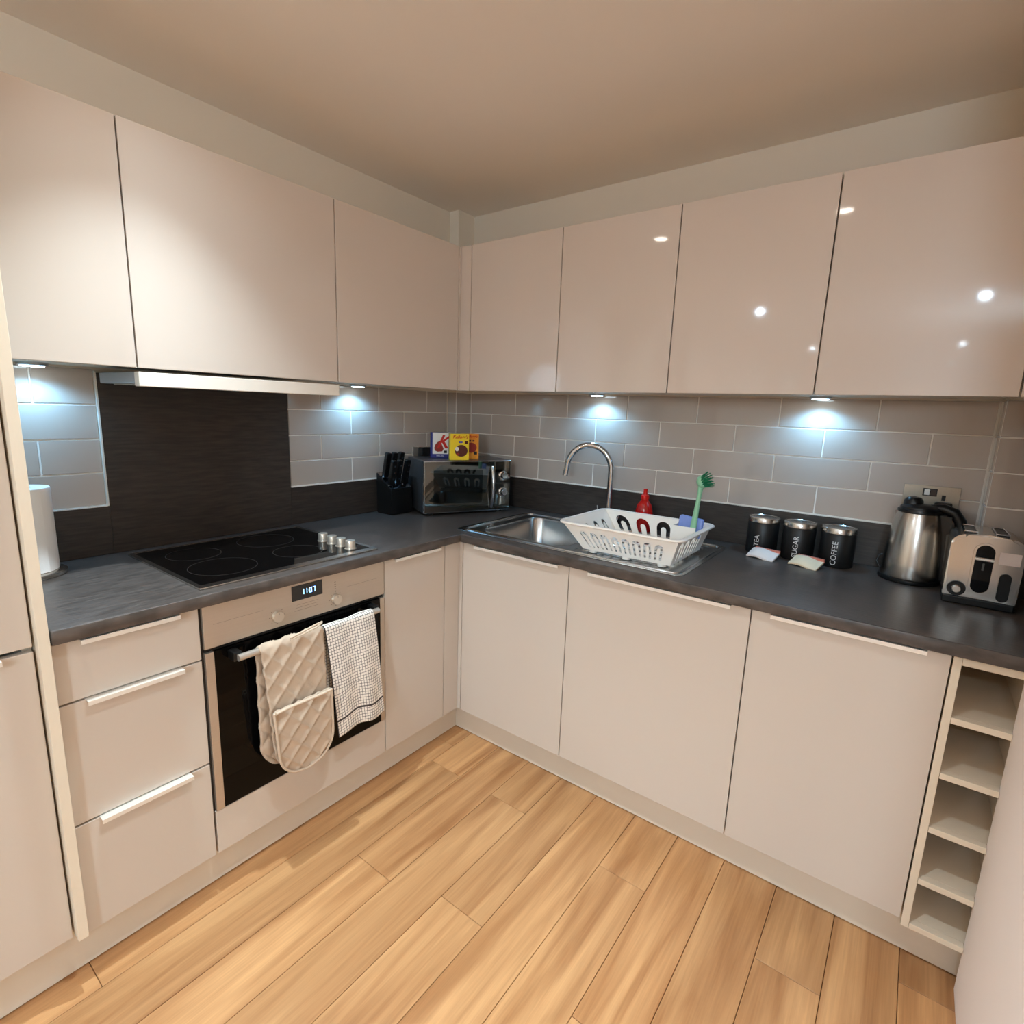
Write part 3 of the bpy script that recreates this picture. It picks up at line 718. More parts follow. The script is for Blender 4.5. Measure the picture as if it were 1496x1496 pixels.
for a, b in zip(rings, rings[1:]):
    n = len(a)
    for i in range(n): bowl.faces.new((a[i], a[(i + 1) % n], b[(i + 1) % n], b[i]))
bowl.faces.new(rings[-1])
obj('bowl', bowl, M['steel_s'], t, True)
obj('plug_hole', lathe([(0, -0.001), (0.02, -0.001), (0.02, 0.001), (0.038, 0.002), (0.042, 0.0)], ((BX0 + BX1) / 2, (BY0 + BY1) / 2, ZW - 0.157), 32), M['chrome'], t, True)
obj('drainer', box(1.074, 1.441, -0.536, -0.119, ZW - 0.0012 + 0.0015, ZW + 0.0012), M['steel_s'], t)
rb = bmesh.new()
for k in range(9): add_tube(rb, [(1.10, -0.50 + k * 0.043, ZW + 0.0012), (1.42, -0.50 + k * 0.043, ZW + 0.0012)], 0.0035, 8)
ro = obj('drainer_ribs', rb, M['steel_s'], t, True)

t = thing('tap', 'tall chrome swan-neck mixer tap behind the sink bowl', 'tap', (0.985, -0.090, ZW + 0.0035))
bx, by = 0.988, -0.090
obj('base', lathe([(0, 0), (0.027, 0), (0.027, 0.006), (0.021, 0.012), (0.019, 0.06), (0.016, 0.068), (0, 0.068)], (bx, by, ZW + 0.0035), 32), M['chrome'], t, True)
ex, ey = 0.806, -0.148
pts = [(bx, by, ZW + 0.06), (bx, by, 1.00), (bx, by, 1.08), (bx, by, 1.145)]
for k in range(1, 19):
    a = PI * k / 18; f = (1 - math.cos(a)) / 2
    pts.append((bx + (ex - bx) * f, by + (ey - by) * f, 1.145 + 0.104 * math.sin(a)))
pts.append((ex - 0.006, ey - 0.002, 1.113))
obj('spout', tube(pts, 0.0125, 18), M['chrome'], t, True)
for s in (-1, 1):
    l = obj('lever', tube([(bx, by, ZW + 0.036), (bx + s * 0.050, by, ZW + 0.036)], 0.012, 16), M['chrome'], t, True)
    obj('lever_pin', tube([(bx + s * 0.043, by, ZW + 0.04), (bx + s * 0.054, by - 0.002, ZW + 0.092)], [0.0045, 0.0035], 10), M['chrome'], l, True)

# ------------------------------------------------------------------ dish rack
DRZ = ZW + 0.0055
t = thing('dish_rack', 'white plastic dish rack with arched slots on the sink drainer', 'dish rack', (1.255, -0.39, DRZ))
zb_, zt_ = DRZ + 0.010, 1.008
BT = (1.118, 1.432, -0.528, -0.250); RT = (1.045, 1.462, -0.560, -0.232)
def arch(cx, v0, v1, w, ti):
    """n-shaped slot outline"""
    r = w / 2; out = [(cx - r, v0)]
    for k in range(13): a = PI - PI * k / 12; out.append((cx + r * math.cos(a), v1 - r + r * math.sin(a)))
    out += [(cx + r, v0), (cx + ti / 2, v0)]
    ri = ti / 2; vi = v1 - (w - ti) / 2
    for k in range(7): a = PI * k / 6; out.append((cx + ri * math.cos(a), vi - ri - 0.004 + ri * math.sin(a)))
    out.append((cx - ti / 2, v0)); return out
def wall(cb0, cb1, ct0, ct1, holes, name, th=0.0028):
    """sloped wall between bottom edge cb0-cb1 and top edge ct0-ct1; holes in (u 0..1 of width, v 0..1)"""
    bm = holed([(0, 0), (1, 0), (1, 1), (0, 1)], holes, 0.01)
    cb0, cb1, ct0, ct1 = map(Vector, (cb0, cb1, ct0, ct1)); nrm = (cb1 - cb0).cross(ct0 - cb0).normalized()
    for v in bm.verts:
        u, q, wv = v.co; lo = cb0.lerp(cb1, u); hi = ct0.lerp(ct1, u); v.co = lo.lerp(hi, q) + nrm * (wv / 0.005 * th / 2)
    return obj(name, bm, M['white_pl'], t)
def scaled_arch(cu, W, H, v0, v1, w, ti): return [(x / W, y / H) for x, y in arch(cu * W, v0 * H, v1 * H, w, ti)]
H = zt_ - zb_
cb = lambda x, y: (x, y, zb_); ct = lambda x, y: (x, y, zt_)
wall(cb(BT[0], BT[2]), cb(BT[1], BT[2]), ct(RT[0], RT[2]), ct(RT[1], RT[2]), [scaled_arch(0.14 + 0.103 * k, 0.36, H, 0.12, 0.72, 0.027, 0.011) for k in range(8)], 'front_wall')
wall(cb(BT[0], BT[3]), cb(BT[1], BT[3]), ct(RT[0], RT[3]), ct(RT[1], RT[3]), [scaled_arch(u, 0.36, H, 0.12, 0.84, 0.052, 0.020) for u in (0.14, 0.36, 0.58, 0.80)], 'back_wall')
wall(cb(BT[0], BT[3]), cb(BT[0], BT[2]), ct(RT[0], RT[3]), ct(RT[0], RT[2]), [scaled_arch(u, 0.30, H, 0.12, 0.72, 0.030, 0.012) for u in (0.2, 0.4, 0.6, 0.8)], 'side_wall')
wall(cb(BT[1], BT[2]), cb(BT[1], BT[3]), ct(RT[1], RT[2]), ct(RT[1], RT[3]), [scaled_arch(u, 0.30, H, 0.12, 0.80, 0.040, 0.016) for u in (0.16, 0.34, 0.52, 0.70)], 'side_wall')
bt = bmesh.new(); hol = []
bm = holed(rrect(BT[0], BT[1], BT[2], BT[3], 0.02), [rrect(BT[0] + 0.02 + 0.036 * i, BT[0] + 0.045 + 0.036 * i, BT[2] + 0.02 + 0.06 * j, BT[2] + 0.065 + 0.06 * j, 0.006, 3) for i in range(8) for j in range(4)], 0.003)
bm.transform(Matrix.Translation((0, 0, zb_ + 0.0015))); obj('floor_grid', bm, M['white_pl'], t)
bm = holed(rrect(RT[0] - 0.012, RT[1] + 0.012, RT[2] - 0.012, RT[3] + 0.012, 0.035), [rrect(RT[0], RT[1], RT[2], RT[3], 0.025)], 0.003)
bm.transform(Matrix.Translation((0, 0, zt_ + 0.0005))); 
add_tube(bm, [(x, y, zt_ - 0.0015) for x, y in rrect(RT[0] - 0.012, RT[1] + 0.012, RT[2] - 0.012, RT[3] + 0.012, 0.035)], 0.0045, 10, True)
obj('rim', bm, M['white_pl'], t, True, angle=50)
for fx in (1.15, 1.275, 1.40):
    for fy in (BT[2] + 0.014, BT[3] - 0.014):
        obj('foot', lathe([(0, 0), (0.014, 0), (0.016, 0.012), (0, 0.012)], (fx, fy, DRZ - 0.0004), 18), M['white_pl'], t, True)
cp = bmesh.new()
add_box(cp, 1.356, 1.359, -0.325, -0.258, zb_ + 0.004, zt_ - 0.002); add_box(cp, 1.359, 1.436, -0.325, -0.322, zb_ + 0.004, zt_ - 0.002)
obj('cutlery_holder', cp, M['white_pl'], t)
pg = bmesh.new()
for k in range(6): add_tube(pg, [(1.16 + 0.03 * k, -0.39, zb_ + 0.004), (1.16 + 0.03 * k, -0.39, zb_ + 0.05)], [0.004, 0.003], 8)
obj('plate_pegs', pg, M['white_pl'], t, True)

# sponge, brush in the holder; soap bottle behind
sb = box(-0.042, 0.042, -0.012, 0.012, -0.036, 0.036, 0.006)
sb.transform(Matrix.Translation((1.402, -0.275, 0.999)) @ Matrix.Rotation(0.10, 4, 'Y'))
o = obj('sponge', sb, M['blue_sp'], None, True); tag(o, 'blue sponge standing in the cutlery corner of the dish rack', 'sponge')
t = thing('washing_up_brush', 'mint green dish brush standing in the dish rack', 'brush', (1.420, -0.300, 0.93))
bp0 = Vector((1.414, -0.302, 0.928)); bp1 = Vector((1.433, -0.300, 1.150))
pts = [bp0.lerp(bp1, k / 8) for k in range(9)]
obj('handle', tube(pts, [0.009, 0.0105, 0.011, 0.0105, 0.0095, 0.0085, 0.0075, 0.0075, 0.010], 14), M['green'], t, True)
hc = Vector((1.437, -0.300, 1.166)); ax = Vector((0.82, -0.10, 0.35)).normalized()
rotm = Vector((0, 0, 1)).rotation_difference(ax).to_matrix()
obj('head', lathe([(0, -0.019), (0.012, -0.017), (0.0205, -0.009), (0.023, 0.0), (0.021, 0.006), (0, 0.0075)], hc, 24, rotm), M['green'], t, True)
br = bmesh.new(); rnd = random.Random(3)
for ri, nn in ((0.0, 1), (0.007, 6), (0.0135, 11), (0.0195, 16)):
    for k in range(nn):
        a = 2 * PI * k / nn; p = rotm @ Vector((ri * math.cos(a), ri * math.sin(a), 0.005)); q = rotm @ Vector((ri * 1.42 * math.cos(a), ri * 1.42 * math.sin(a), 0.028 + rnd.uniform(-0.002, 0.002)))
        add_tube(br, [hc + p, hc + q], [0.0022, 0.0013], 5)
o = obj('bristles', br, M['greend'], t, True); o['kind'] = 'stuff'
t = thing('soap_bottle', 'red washing-up liquid bottle between tap and dish rack', 'bottle', (1.125, -0.035, ZW))
obj('body', lathe([(0, 0), (0.032, 0), (0.036, 0.006), (0.036, 0.085), (0.030, 0.112), (0.015, 0.132), (0.013, 0.135), (0, 0.135)], (1.125, -0.035, ZW + 0.001), 32), M['red'], t, True)
obj('cap', lathe([(0, 0), (0.0165, 0), (0.0165, 0.016), (0.010, 0.020), (0.0075, 0.034), (0.0085, 0.036), (0.0085, 0.043), (0, 0.043)], (1.125, -0.035, ZW + 0.1365), 24), M['redcap'], t, True)

# ------------------------------------------------------------------ microwave (local: x along front, -y outwards)
mwL = Vector((0.281, -0.492, 0)); mwR = Vector((0.471, -0.108, 0)); mu = (mwR - mwL).normalized(); MWW = (mwR - mwL).length; ang = math.atan2(mu.y, mu.x)
t = thing('microwave', 'mirror-fronted microwave standing in the worktop corner', 'microwave', (mwL.x, mwL.y, ZW), ang)
MH = 0.249; MD = 0.245
def lo(name, bm, m, parent=t, smooth=False): return obj(name, bm, m, parent, smooth, local=True)
lo('case', box(0, MWW, 0.012, MD, 0.012, MH, 0.004), M['mwbody'])
lo('front_frame', box(0.001, MWW - 0.001, 0.0, 0.0125, 0.012, MH - 0.001, 0.0015), M['chrome'])
dr = lo('door', box(0.004, MWW * 0.80, -0.004, 0.0, 0.016, MH - 0.005, 0.0012), M['mirror'])
lo('window', box(0.045, MWW * 0.66, -0.0045, -0.004, 0.055, MH - 0.042), M['blackgl'], dr)
dr.children[0].data.materials[0] = mat('tinted_mirror_window', rgb(70, 70, 68), 0.03, metal=1.0, var=0.03)
cp = lo('control_panel', box(MWW * 0.803, MWW - 0.003, -0.004, 0.0, 0.016, MH - 0.005, 0.0012), M['mirror'])
hp = []
for k in range(11): a = -1 + 2 * k / 10; hp.append((MWW * 0.765, -0.006 - 0.024 * (1 - a * a), MH / 2 + a * 0.095))
lo('door_handle', tube(hp, 0.0085, 12), M['chrome'], dr, True)
rx = Matrix.Rotation(PI / 2, 3, 'X')
for kz in (0.178, 0.100):
    lo('knob', lathe([(0, 0), (0.021, 0), (0.021, 0.004), (0.0165, 0.006), (0.015, 0.022), (0.013, 0.024), (0, 0.024)], (MWW * 0.905, -0.004, kz), 28, rx), M['chrome'], cp, True)
for fx in (0.04, MWW - 0.04):
    for fy in (0.04, MD - 0.05): lo('foot', lathe([(0, 0), (0.014, 0), (0.014, 0.0118), (0, 0.0118)], (fx, fy, 0.0004), 16), M['blackpl'])

# cereal boxes on top of the microwave
MT = ZW + MH + 0.0006
def cereal(name, lab, x, y, rz, wd, ht, dp_, body, group='mini cereal boxes'):
    b = thing(name, lab, 'cereal box', (x, y, MT), rz, group)
    obj('carton', box(0, wd, 0, dp_, 0, ht, 0.0008), M[body], b, local=True); return b
def pr(b, name, bm, m, y=-0.0003):
    return obj(name, bm, M[m], b, local=True)
def flat(outline, y0=-0.0006, y1=0.0): return prism(outline, y0, y1, 'y')
def circ(cx, cz, rx_, rz_, n=28): return [(cx + rx_ * math.cos(2 * PI * k / n), cz + rz_ * math.sin(2 * PI * k / n)) for k in range(n)]
def tx(b, s, x, z, size, m, shear=0.0, bold=0.0, y=-0.0008, name='lettering'):
    bm = text_bm(s, size, 0.0004, shear=shear, bold=bold); bm.transform(Matrix.Translation((x, y, z)) @ Matrix.Rotation(PI / 2, 4, 'X')); return obj(name, bm, M[m], b, local=True)
a0 = ang - 0.18
b = cereal('cereal_box', 'white and blue small cereal box with a red letter K on the microwave', 0.186, -0.352, a0, 0.082, 0.118, 0.035, 'box_blue')
pr(b, 'front_print', flat(rrect(0.006, 0.0815, 0.018, 0.1175, 0.001)), 'box_white')
pr(b, 'bowl_print', flat([(0.016, 0.034), (0.030, 0.028), (0.052, 0.030), (0.058, 0.042), (0.050, 0.062), (0.042, 0.080), (0.030, 0.074), (0.020, 0.064), (0.014, 0.048)], -0.001, -0.0006), 'box_redd')
tx(b, 'K', 0.050, 0.072, 0.085, 'box_red', 0.45, 0.0016, -0.0014, 'red_letter')
pr(b, 'panel_print', flat(rrect(0.060, 0.074, 0.022, 0.034, 0.001), -0.001, -0.0006), 'blackmat')
tx(b, 'SPECIAL', 0.042, 0.009, 0.010, 'white_txt', 0, 0, -0.0004)
b = cereal('cereal_box', 'orange small cereal box half hidden behind the yellow one', 0.303, -0.262, ang - 0.10, 0.078, 0.116, 0.030, 'box_orange')
pr(b, 'bowl_print', flat(circ(0.040, 0.052, 0.028, 0.024)), 'box_redd')
pr(b, 'panel_print', flat(rrect(0.054, 0.070, 0.020, 0.034, 0.001)), 'blackmat')
tx(b, "Kellogg's", 0.040, 0.104, 0.017, 'box_red', 0.25, 0.0003)
pr(b, 'word_print', flat(rrect(0.030, 0.040, 0.080, 0.088, 0.001)), 'box_brown'); pr(b, 'word_print', flat(rrect(0.046, 0.056, 0.080, 0.088, 0.001)), 'box_brown')
b = cereal('cereal_box', 'yellow small cereal box at the front edge of the microwave top', 0.314, -0.357, ang - 0.12, 0.086, 0.118, 0.030, 'box_yellow')
pr(b, 'bowl_print', flat(circ(0.050, 0.042, 0.030, 0.027)), 'box_brown')
pr(b, 'milk_print', flat(circ(0.030, 0.050, 0.009, 0.010), -0.001, -0.0006), 'box_white'); pr(b, 'milk_print', flat(circ(0.034, 0.026, 0.008, 0.006), -0.001, -0.0006), 'box_redd')
tx(b, "Kellogg's", 0.045, 0.104, 0.020, 'box_red', 0.25, 0.0004)
pr(b, 'word_print', flat(rrect(0.038, 0.056, 0.078, 0.084, 0.001)), 'bluep'); pr(b, 'word_print', flat(rrect(0.066, 0.080, 0.074, 0.086, 0.001)), 'box_brown')

# knife block with knives
t = thing('knife_block', 'black knife block left of the microwave', 'knife block', (0.135, -0.535, ZW))
kb = prism([(-0.578, ZW + 0.0006), (-0.452, ZW + 0.0006), (-0.452, 1.050), (-0.578, 1.050)], 0.068, 0.168, 'x')
for v in kb.verts:
    if v.co.z > 1.0: v.co.z += (0.118 - v.co.x) * 0.7 ; v.co.x -= 0.004
bevel_e = kb.edges[:]; bmesh.ops.bevel(kb, geom=bevel_e, offset=0.003, segments=2, affect='EDGES')
obj('block', kb, M['blackpl'], t, True, angle=30)
tp = bmesh.new()
q = [(0.160, -0.574, 1.0175), (0.160, -0.456, 1.0175), (0.068, -0.456, 1.0819), (0.068, -0.574, 1.0819)]
vs = [tp.verts.new((x, y, z + 0.0015)) for x, y, z in q] + [tp.verts.new((x, y, z - 0.0005)) for x, y, z in q]
tp.faces.new(vs[:4]); tp.faces.new(vs[4:][::-1])
for i in range(4): tp.faces.new((vs[i], vs[i + 4], vs[(i + 1) % 4 + 4], vs[(i + 1) % 4]))
obj('steel_top', tp, M['chrome'], t)
kn = None; kx = [(0.142, -0.560), (0.142, -0.525), (0.142, -0.480), (0.098, -0.555), (0.098, -0.518), (0.098, -0.478)]
KL = ['front row nearest the hob', 'middle of the front row', 'front row nearest the microwave', 'back row nearest the hob', 'middle of the back row', 'back row nearest the microwave']
for i, (x, y) in enumerate(kx):
    z0 = 1.0175 + (0.160 - x) * 0.70 + 0.0035
    if kn is None:
        kn = thing('knife', 'black-handled knife in the knife block, ' + KL[i], 'knife', (x, y, z0), 0, 'knives in the block')
        hm = prism(rrect(-0.013, 0.013, 0.0, 0.115, 0.006, 4), -0.010, 0.010, 'x', 0.002); hm.transform(Matrix.Rotation(0.22, 4, 'Y'))
        obj('handle', hm, M['blackpl'], kn, True, local=True, angle=35)
        bl = box(-0.004, 0.004, -0.012, 0.012, -0.002, 0.006, 0.001); obj('bolster', bl, M['chrome'], kn, local=True)
        rv = bmesh.new()
        for h in (0.03, 0.06, 0.09): add_lathe(rv, [(0, 0), (0.003, 0), (0.003, 0.0006), (0, 0.0006)], (0.0104, 0, h), 10, Matrix.Rotation(PI / 2, 3, 'Y'))
        rv.transform(Matrix.Rotation(0.22, 4, 'Y')); obj('rivets', rv, M['chrome'], kn, local=True)
    else: copy_thing(kn, (x, y, z0), None, 'black-handled knife in the knife block, ' + KL[i])
# wall plug behind the microwave
t = thing('wall_plug', 'black plug in the wall behind the microwave left of the cereal boxes', 'plug', (TX, -0.265, 1.17))
obj('plate', box(TX + 0.0004, TX + 0.006, -0.335, -0.19, 1.105, 1.19, 0.001), M['steel_h'], t)
obj('plug_body', box(TX + 0.006, TX + 0.04, -0.306, -0.236, 1.135, 1.188, 0.006), M['blackpl'], t)

# ------------------------------------------------------------------ paper towel
px, py = 0.140, -1.808
t = thing('towel_holder', 'upright paper towel holder with round base beside the fridge panel', 'holder', (px, py, ZW))
obj('base', lathe([(0, 0), (0.074, 0), (0.076, 0.003), (0.076, 0.010), (0.072, 0.013), (0, 0.013)], (px, py, ZW + 0.0005), 48), M['steel'], t, True)
obj('pole', tube([(px, py, ZW + 0.013), (px, py, 1.225)], 0.005, 12), M['blackpl'], t, True)
obj('pole_tip', lathe([(0, -0.008), (0.008, -0.004), (0.009, 0.002), (0.005, 0.008), (0, 0.009)], (px, py, 1.230), 16), M['blackpl'], t, True)
t = thing('paper_towel_roll', 'white paper towel roll on the upright holder', 'paper roll', (px, py, ZW + 0.015))
bm = bmesh.new(); add_lathe(bm, [(0.058, 0), (0.0595, 0.004), (0.0595, 0.221), (0.058, 0.225), (0.021, 0.225), (0.021, 0.0)], (px, py, ZW + 0.0145), 48)
obj('paper', bm, M['paper'], t, True)
obj('core', lathe([(0.0205, 0.0), (0.0205, 0.226), (0.0185, 0.226), (0.0185, 0.0)], (px, py, ZW + 0.0145), 32), M['carcass'], t, True)
sh = bmesh.new(); prev = None
for k in range(14):
    a = -0.35 + 0.8 * k / 13; r = 0.0600 + 0.0015 * k / 13
    cur = [sh.verts.new((px + r * math.cos(a), py + r * math.sin(a), z)) for z in (ZW + 0.0155, ZW + 0.238)]
    if prev: sh.faces.new((prev[0], cur[0], cur[1], prev[1]))
    prev = cur
o = obj('loose_sheet', sh, M['paper'], t, True)

# ------------------------------------------------------------------ canisters
def canister(word, x, y, rot, lab):
    c = thing('canister', lab, 'canister', (x, y, ZW), 0, 'black lettered canisters')
    obj('body', lathe([(0, 0.0005), (0.051, 0.0005), (0.0525, 0.003), (0.0525, 0.112), (0.051, 0.114), (0, 0.114)], (x, y, ZW), 48), M['blackmat'], c, True)
    ld = obj('lid', lathe([(0, 0.1142), (0.0515, 0.1142), (0.0535, 0.116), (0.0535, 0.130), (0.0515, 0.1335), (0.046, 0.1335), (0.044, 0.1315), (0, 0.1315)], (x, y, ZW), 48), M['steel'], c, True)
    bm = text_bm(word, 0.0235, 0.0004)
    for v in bm.verts:   # (u along text -> up, v across -> round the can)
        u, q, wv = v.co; a = rot - q / 0.0528; r = 0.0529 + wv
        v.co = Vector((x + r * math.cos(a), y + r * math.sin(a), ZW + 0.050 + u))
    obj('lettering', bm, M['white_txt'], c)
    return c
def fa(x, y): return math.atan2(-2.1614 - y, 2.0095 - x)
canister('TEA', 1.595, -0.045, fa(1.595, -0.045) - 0.32, 'black canister with steel lid lettered TEA')
canister('SUGAR', 1.715, -0.050, fa(1.715, -0.05) - 0.12, 'black canister with steel lid lettered SUGAR')
canister('COFFEE', 1.835, -0.055, fa(1.835, -0.055) - 0.10, 'black canister with steel lid lettered COFFEE')

# sachets lying in front
def sachet(lab, x, y, rz, body, pm_):
    s = thing('sachet', lab, 'sachet', (x, y, ZW), rz, 'sachets before the canisters')
    bm = bmesh.new(); n, k = 16, 8; top = []; bot = []
    for i in range(n + 1):
        for j in range(k + 1):
            u, v = i / n, j / k; X, Y = (u - 0.5) * 0.092, (v - 0.5) * 0.052
            h = 0.007 * (math.sin(PI * min(1, max(0, (u - 0.08) / 0.84))) * math.sin(PI * v)) ** 0.6
            tilt = 0.012 * (1 - v) * 0 + 0.020 * v + 0.004 * math.sin(5 * u)
            top.append(bm.verts.new((X, Y, 0.006 + tilt + h))); bot.append(bm.verts.new((X, Y, 0.0008 + tilt * 0.95)))
    W_ = k + 1
    for i in range(n):
        for j in range(k):
            a, b_, c_, d_ = i * W_ + j, (i + 1) * W_ + j, (i + 1) * W_ + j + 1, i * W_ + j + 1
            bm.faces.new((top[a], top[b_], top[c_], top[d_])); bm.faces.new((bot[d_], bot[c_], bot[b_], bot[a]))
    for i in range(n):
        for j in (0, k): a, b_ = i * W_ + j, (i + 1) * W_ + j; bm.faces.new((top[a], top[b_], bot[b_], bot[a]))
    for j in range(k):
        for i in (0, n): a, b_ = i * W_ + j, i * W_ + j + 1; bm.faces.new((top[a], top[b_], bot[b_], bot[a]))
    obj('wrapper', bm, M[body], s, True, local=True)
    st = box(-0.040, 0.046, 0.0265, 0.034, 0.018, 0.030); obj('printed_band', st, M[pm_], s, local=True)
    return s
sachet('white and pink sachet lying before the TEA canister', 1.622, -0.140, -0.22, 'white_pk', 'pink_pk')
sachet('cream sachet lying before the SUGAR canister', 1.760, -0.150, -0.30, 'cream_pk', 'pink_pk')

# ------------------------------------------------------------------ socket and kettle
t = thing('wall_socket', 'brushed steel double socket on the tiles behind the kettle', 'socket', (2.06, TY, 1.15))
sy = TY - 0.0004
obj('plate', box(1.990, 2.136, sy - 0.006, sy, 1.108, 1.193, 0.001), M['socket'], t)
for sx, on in ((2.045, True),):
    obj('switch', box(sx, sx + 0.014, sy - 0.009, sy - 0.006, 1.163, 1.181, 0.001), M['white_pl' if on else 'blackpl'], t)
obj('switch_surround', box(2.041, 2.078, sy - 0.0068, sy - 0.006, 1.160, 1.184), M['blackpl'], t)
obj('switch', box(2.0605, 2.0755, sy - 0.0085, sy - 0.0068, 1.163, 1.181), mat('brown_switch', rgb(60, 42, 36), 0.4), t)
obj('pin_hole', box(2.091, 2.101, sy - 0.0066, sy - 0.006, 1.148, 1.166), M['blackpl'], t)
t = thing('kettle_plug', 'black plug pushed into the steel socket', 'plug', (2.10, TY - 0.01, 1.13))
obj('body', box(2.075, 2.120, sy - 0.042, sy - 0.0062, 1.112, 1.146, 0.005), M['blackpl'], t)
obj('cable', tube([(2.10, sy - 0.030, 1.114), (2.11, sy - 0.035, 1.07), (2.13, sy - 0.022, 1.00), (2.13, sy - 0.018, 0.93), (2.11, sy - 0.020, 0.905)], 0.0035, 8), M['blackpl'], t, True)

kx, ky = 2.040, -0.080
t = thing('kettle', 'brushed steel kettle with black lid and handle on black base', 'kettle', (kx, ky, ZW))
obj('power_base', lathe([(0, 0), (0.079, 0), (0.081, 0.004), (0.080, 0.011), (0.074, 0.014), (0, 0.014)], (kx, ky, ZW + 0.0005), 48), M['blackpl'], t, True)
obj('body', lathe([(0, 0.0148), (0.0765, 0.0148), (0.0775, 0.022), (0.076, 0.06), (0.072, 0.11), (0.066, 0.16), (0.058, 0.203), (0.0545, 0.216), (0.0, 0.216)], (kx, ky, ZW), 56), M['steel'], t, True)
obj('collar', lathe([(0.0, 0.2162), (0.0555, 0.2162), (0.057, 0.219), (0.0555, 0.226), (0, 0.226)], (kx, ky, ZW), 48), M['blackpl'], t, True)
ld = obj('lid', lathe([(0, 0.2262), (0.052, 0.2262), (0.050, 0.234), (0.040, 0.241), (0.0, 0.246)], (kx, ky, ZW), 40), M['blackpl'], t, True)
kn_ = bmesh.new(); add_lathe(kn_, [(0, 0.0), (0.026, 0.0), (0.025, 0.012), (0.018, 0.022), (0.0, 0.026)], (kx - 0.018, ky, ZW + 0.240), 24); obj('lid_knob', kn_, M['blackpl'], ld, True)
spt = bmesh.new(); pts = [(kx - 0.030, ky + 0.030, ZW + 0.165), (kx - 0.044, ky + 0.044, ZW + 0.188), (kx - 0.050, ky + 0.050, ZW + 0.212)]
obj('spout', tube(pts, [0.022, 0.018, 0.012], 18), M['steel'], t, True)
hx = Vector((0.995, -0.03, 0)).normalized()
def hp_(d, z): d *= 0.86; return (kx + hx.x * d, ky + hx.y * d, ZW + z)
hpts = [hp_(0.030, 0.232), hp_(0.066, 0.236), hp_(0.098, 0.226), hp_(0.118, 0.202), hp_(0.126, 0.168), hp_(0.127, 0.13), hp_(0.122, 0.088), hp_(0.112, 0.050), hp_(0.096, 0.030)]
obj('handle', tube(hpts, [0.012, 0.0145, 0.0155, 0.0155, 0.0145, 0.014, 0.014, 0.0135, 0.012], 14), M['blackpl'], t, True)
ga = bmesh.new(); side = Vector((-hx.y, hx.x, 0)) * 0.016; vs = []
for d, z in ((0.080, 0.016), (0.112, 0.022), (0.106, 0.12), (0.094, 0.214), (0.060, 0.216), (0.072, 0.13)):
    for q_ in (-1, 1): p = Vector(hp_(d, z)) + side * q_; vs.append(ga.verts.new(p))
n = 6; ga.faces.new(vs[0::2]); ga.faces.new(vs[1::2][::-1])
for i in range(n): ga.faces.new((vs[2 * i], vs[2 * i + 1], vs[2 * ((i + 1) % n) + 1], vs[2 * ((i + 1) % n)]))
obj('cable', tube([(1.985, -0.030, 0.9045), (1.962, -0.022, 0.912), (1.950, -0.016, 0.932), (1.955, -0.012, 0.950), (1.972, -0.010, 0.957), (1.990, -0.010, 0.950)], 0.0033, 8), M['blackpl'], t, True)
gs = obj('handle_spine', ga, M['blackpl'], t)
gg = bmesh.new(); fr = Vector((hx.y, -hx.x, 0))
for d, z in ((0.092, 0.055), (0.103, 0.06), (0.097, 0.165), (0.087, 0.160)):
    p = Vector(hp_(d, z)) + fr * 0.0163; gg.verts.new(p); 
for d, z in ((0.092, 0.055), (0.103, 0.06), (0.097, 0.165), (0.087, 0.160)):
    p = Vector(hp_(d, z)) - fr * (-0.0155); gg.verts.new(p)
gg.verts.ensure_lookup_table(); V = gg.verts
gg.faces.new(V[0:4]); gg.faces.new((V[7], V[6], V[5], V[4]))
for i in range(4): gg.faces.new((V[i], V[(i + 1) % 4], V[(i + 1) % 4 + 4], V[i + 4]))
obj('water_gauge', gg, M['gauge'], gs)

# ------------------------------------------------------------------ toaster
t = thing('toaster', 'brushed steel two-slot toaster at the right picture edge', 'toaster', (2.195, -0.18, ZW))
ta, tb, tf, tk = 2.119, 2.273, -0.272, -0.102
obj('base', box(ta + 0.001, tb - 0.001, tf + 0.001, tk, ZW + 0.0006, 0.9215, 0.003), M['blackpl'], t)
prof = [(ta, 0.922), (tb, 0.922), (tb, 1.060)]
for k in range(9): a = PI / 2 * k / 8; prof.append((tb - 0.034 + 0.034 * math.cos(a), 1.066 + 0.030 * math.sin(a)))
prof.append(((ta + tb) / 2, 1.101))
for k in range(9): a = PI / 2 + PI / 2 * k / 8; prof.append((ta + 0.034 + 0.034 * math.cos(a), 1.066 + 0.030 * math.sin(a)))
o = obj('shell', prism(prof, tf, tk, 'y', 0.006), M['steel'], t, True, angle=35)
for k, xs in enumerate((2.158, 2.224)):
    s = obj('slot', box(xs - 0.014, xs + 0.014, tf + 0.030, tk - 0.022, 1.080, 1.1005), M['blackpl'], t)
    rr = bmesh.new()
    for d in (-0.013, 0.013): add_tube(rr, [(xs + d, tf + 0.03, 1.1015), (xs + d, tk - 0.022, 1.1015)], 0.002, 8)
    for yy in (tf + 0.03, tk - 0.022): add_tube(rr, [(xs - 0.013, yy, 1.1015), (xs + 0.013, yy, 1.1015)], 0.002, 8)
    obj('slot_rim', rr, M['chrome'], s, True)
def stadium(cx, z0, z1, r, n=10):
    out = []
    for k in range(n + 1): a = PI * k / n; out.append((cx + r * math.cos(a), z1 - r + r * math.sin(a)))
    for k in range(n + 1): a = PI + PI * k / n; out.append((cx + r * math.cos(a), z0 + r + r * math.sin(a)))
    return out
fy = tf - 0.0004
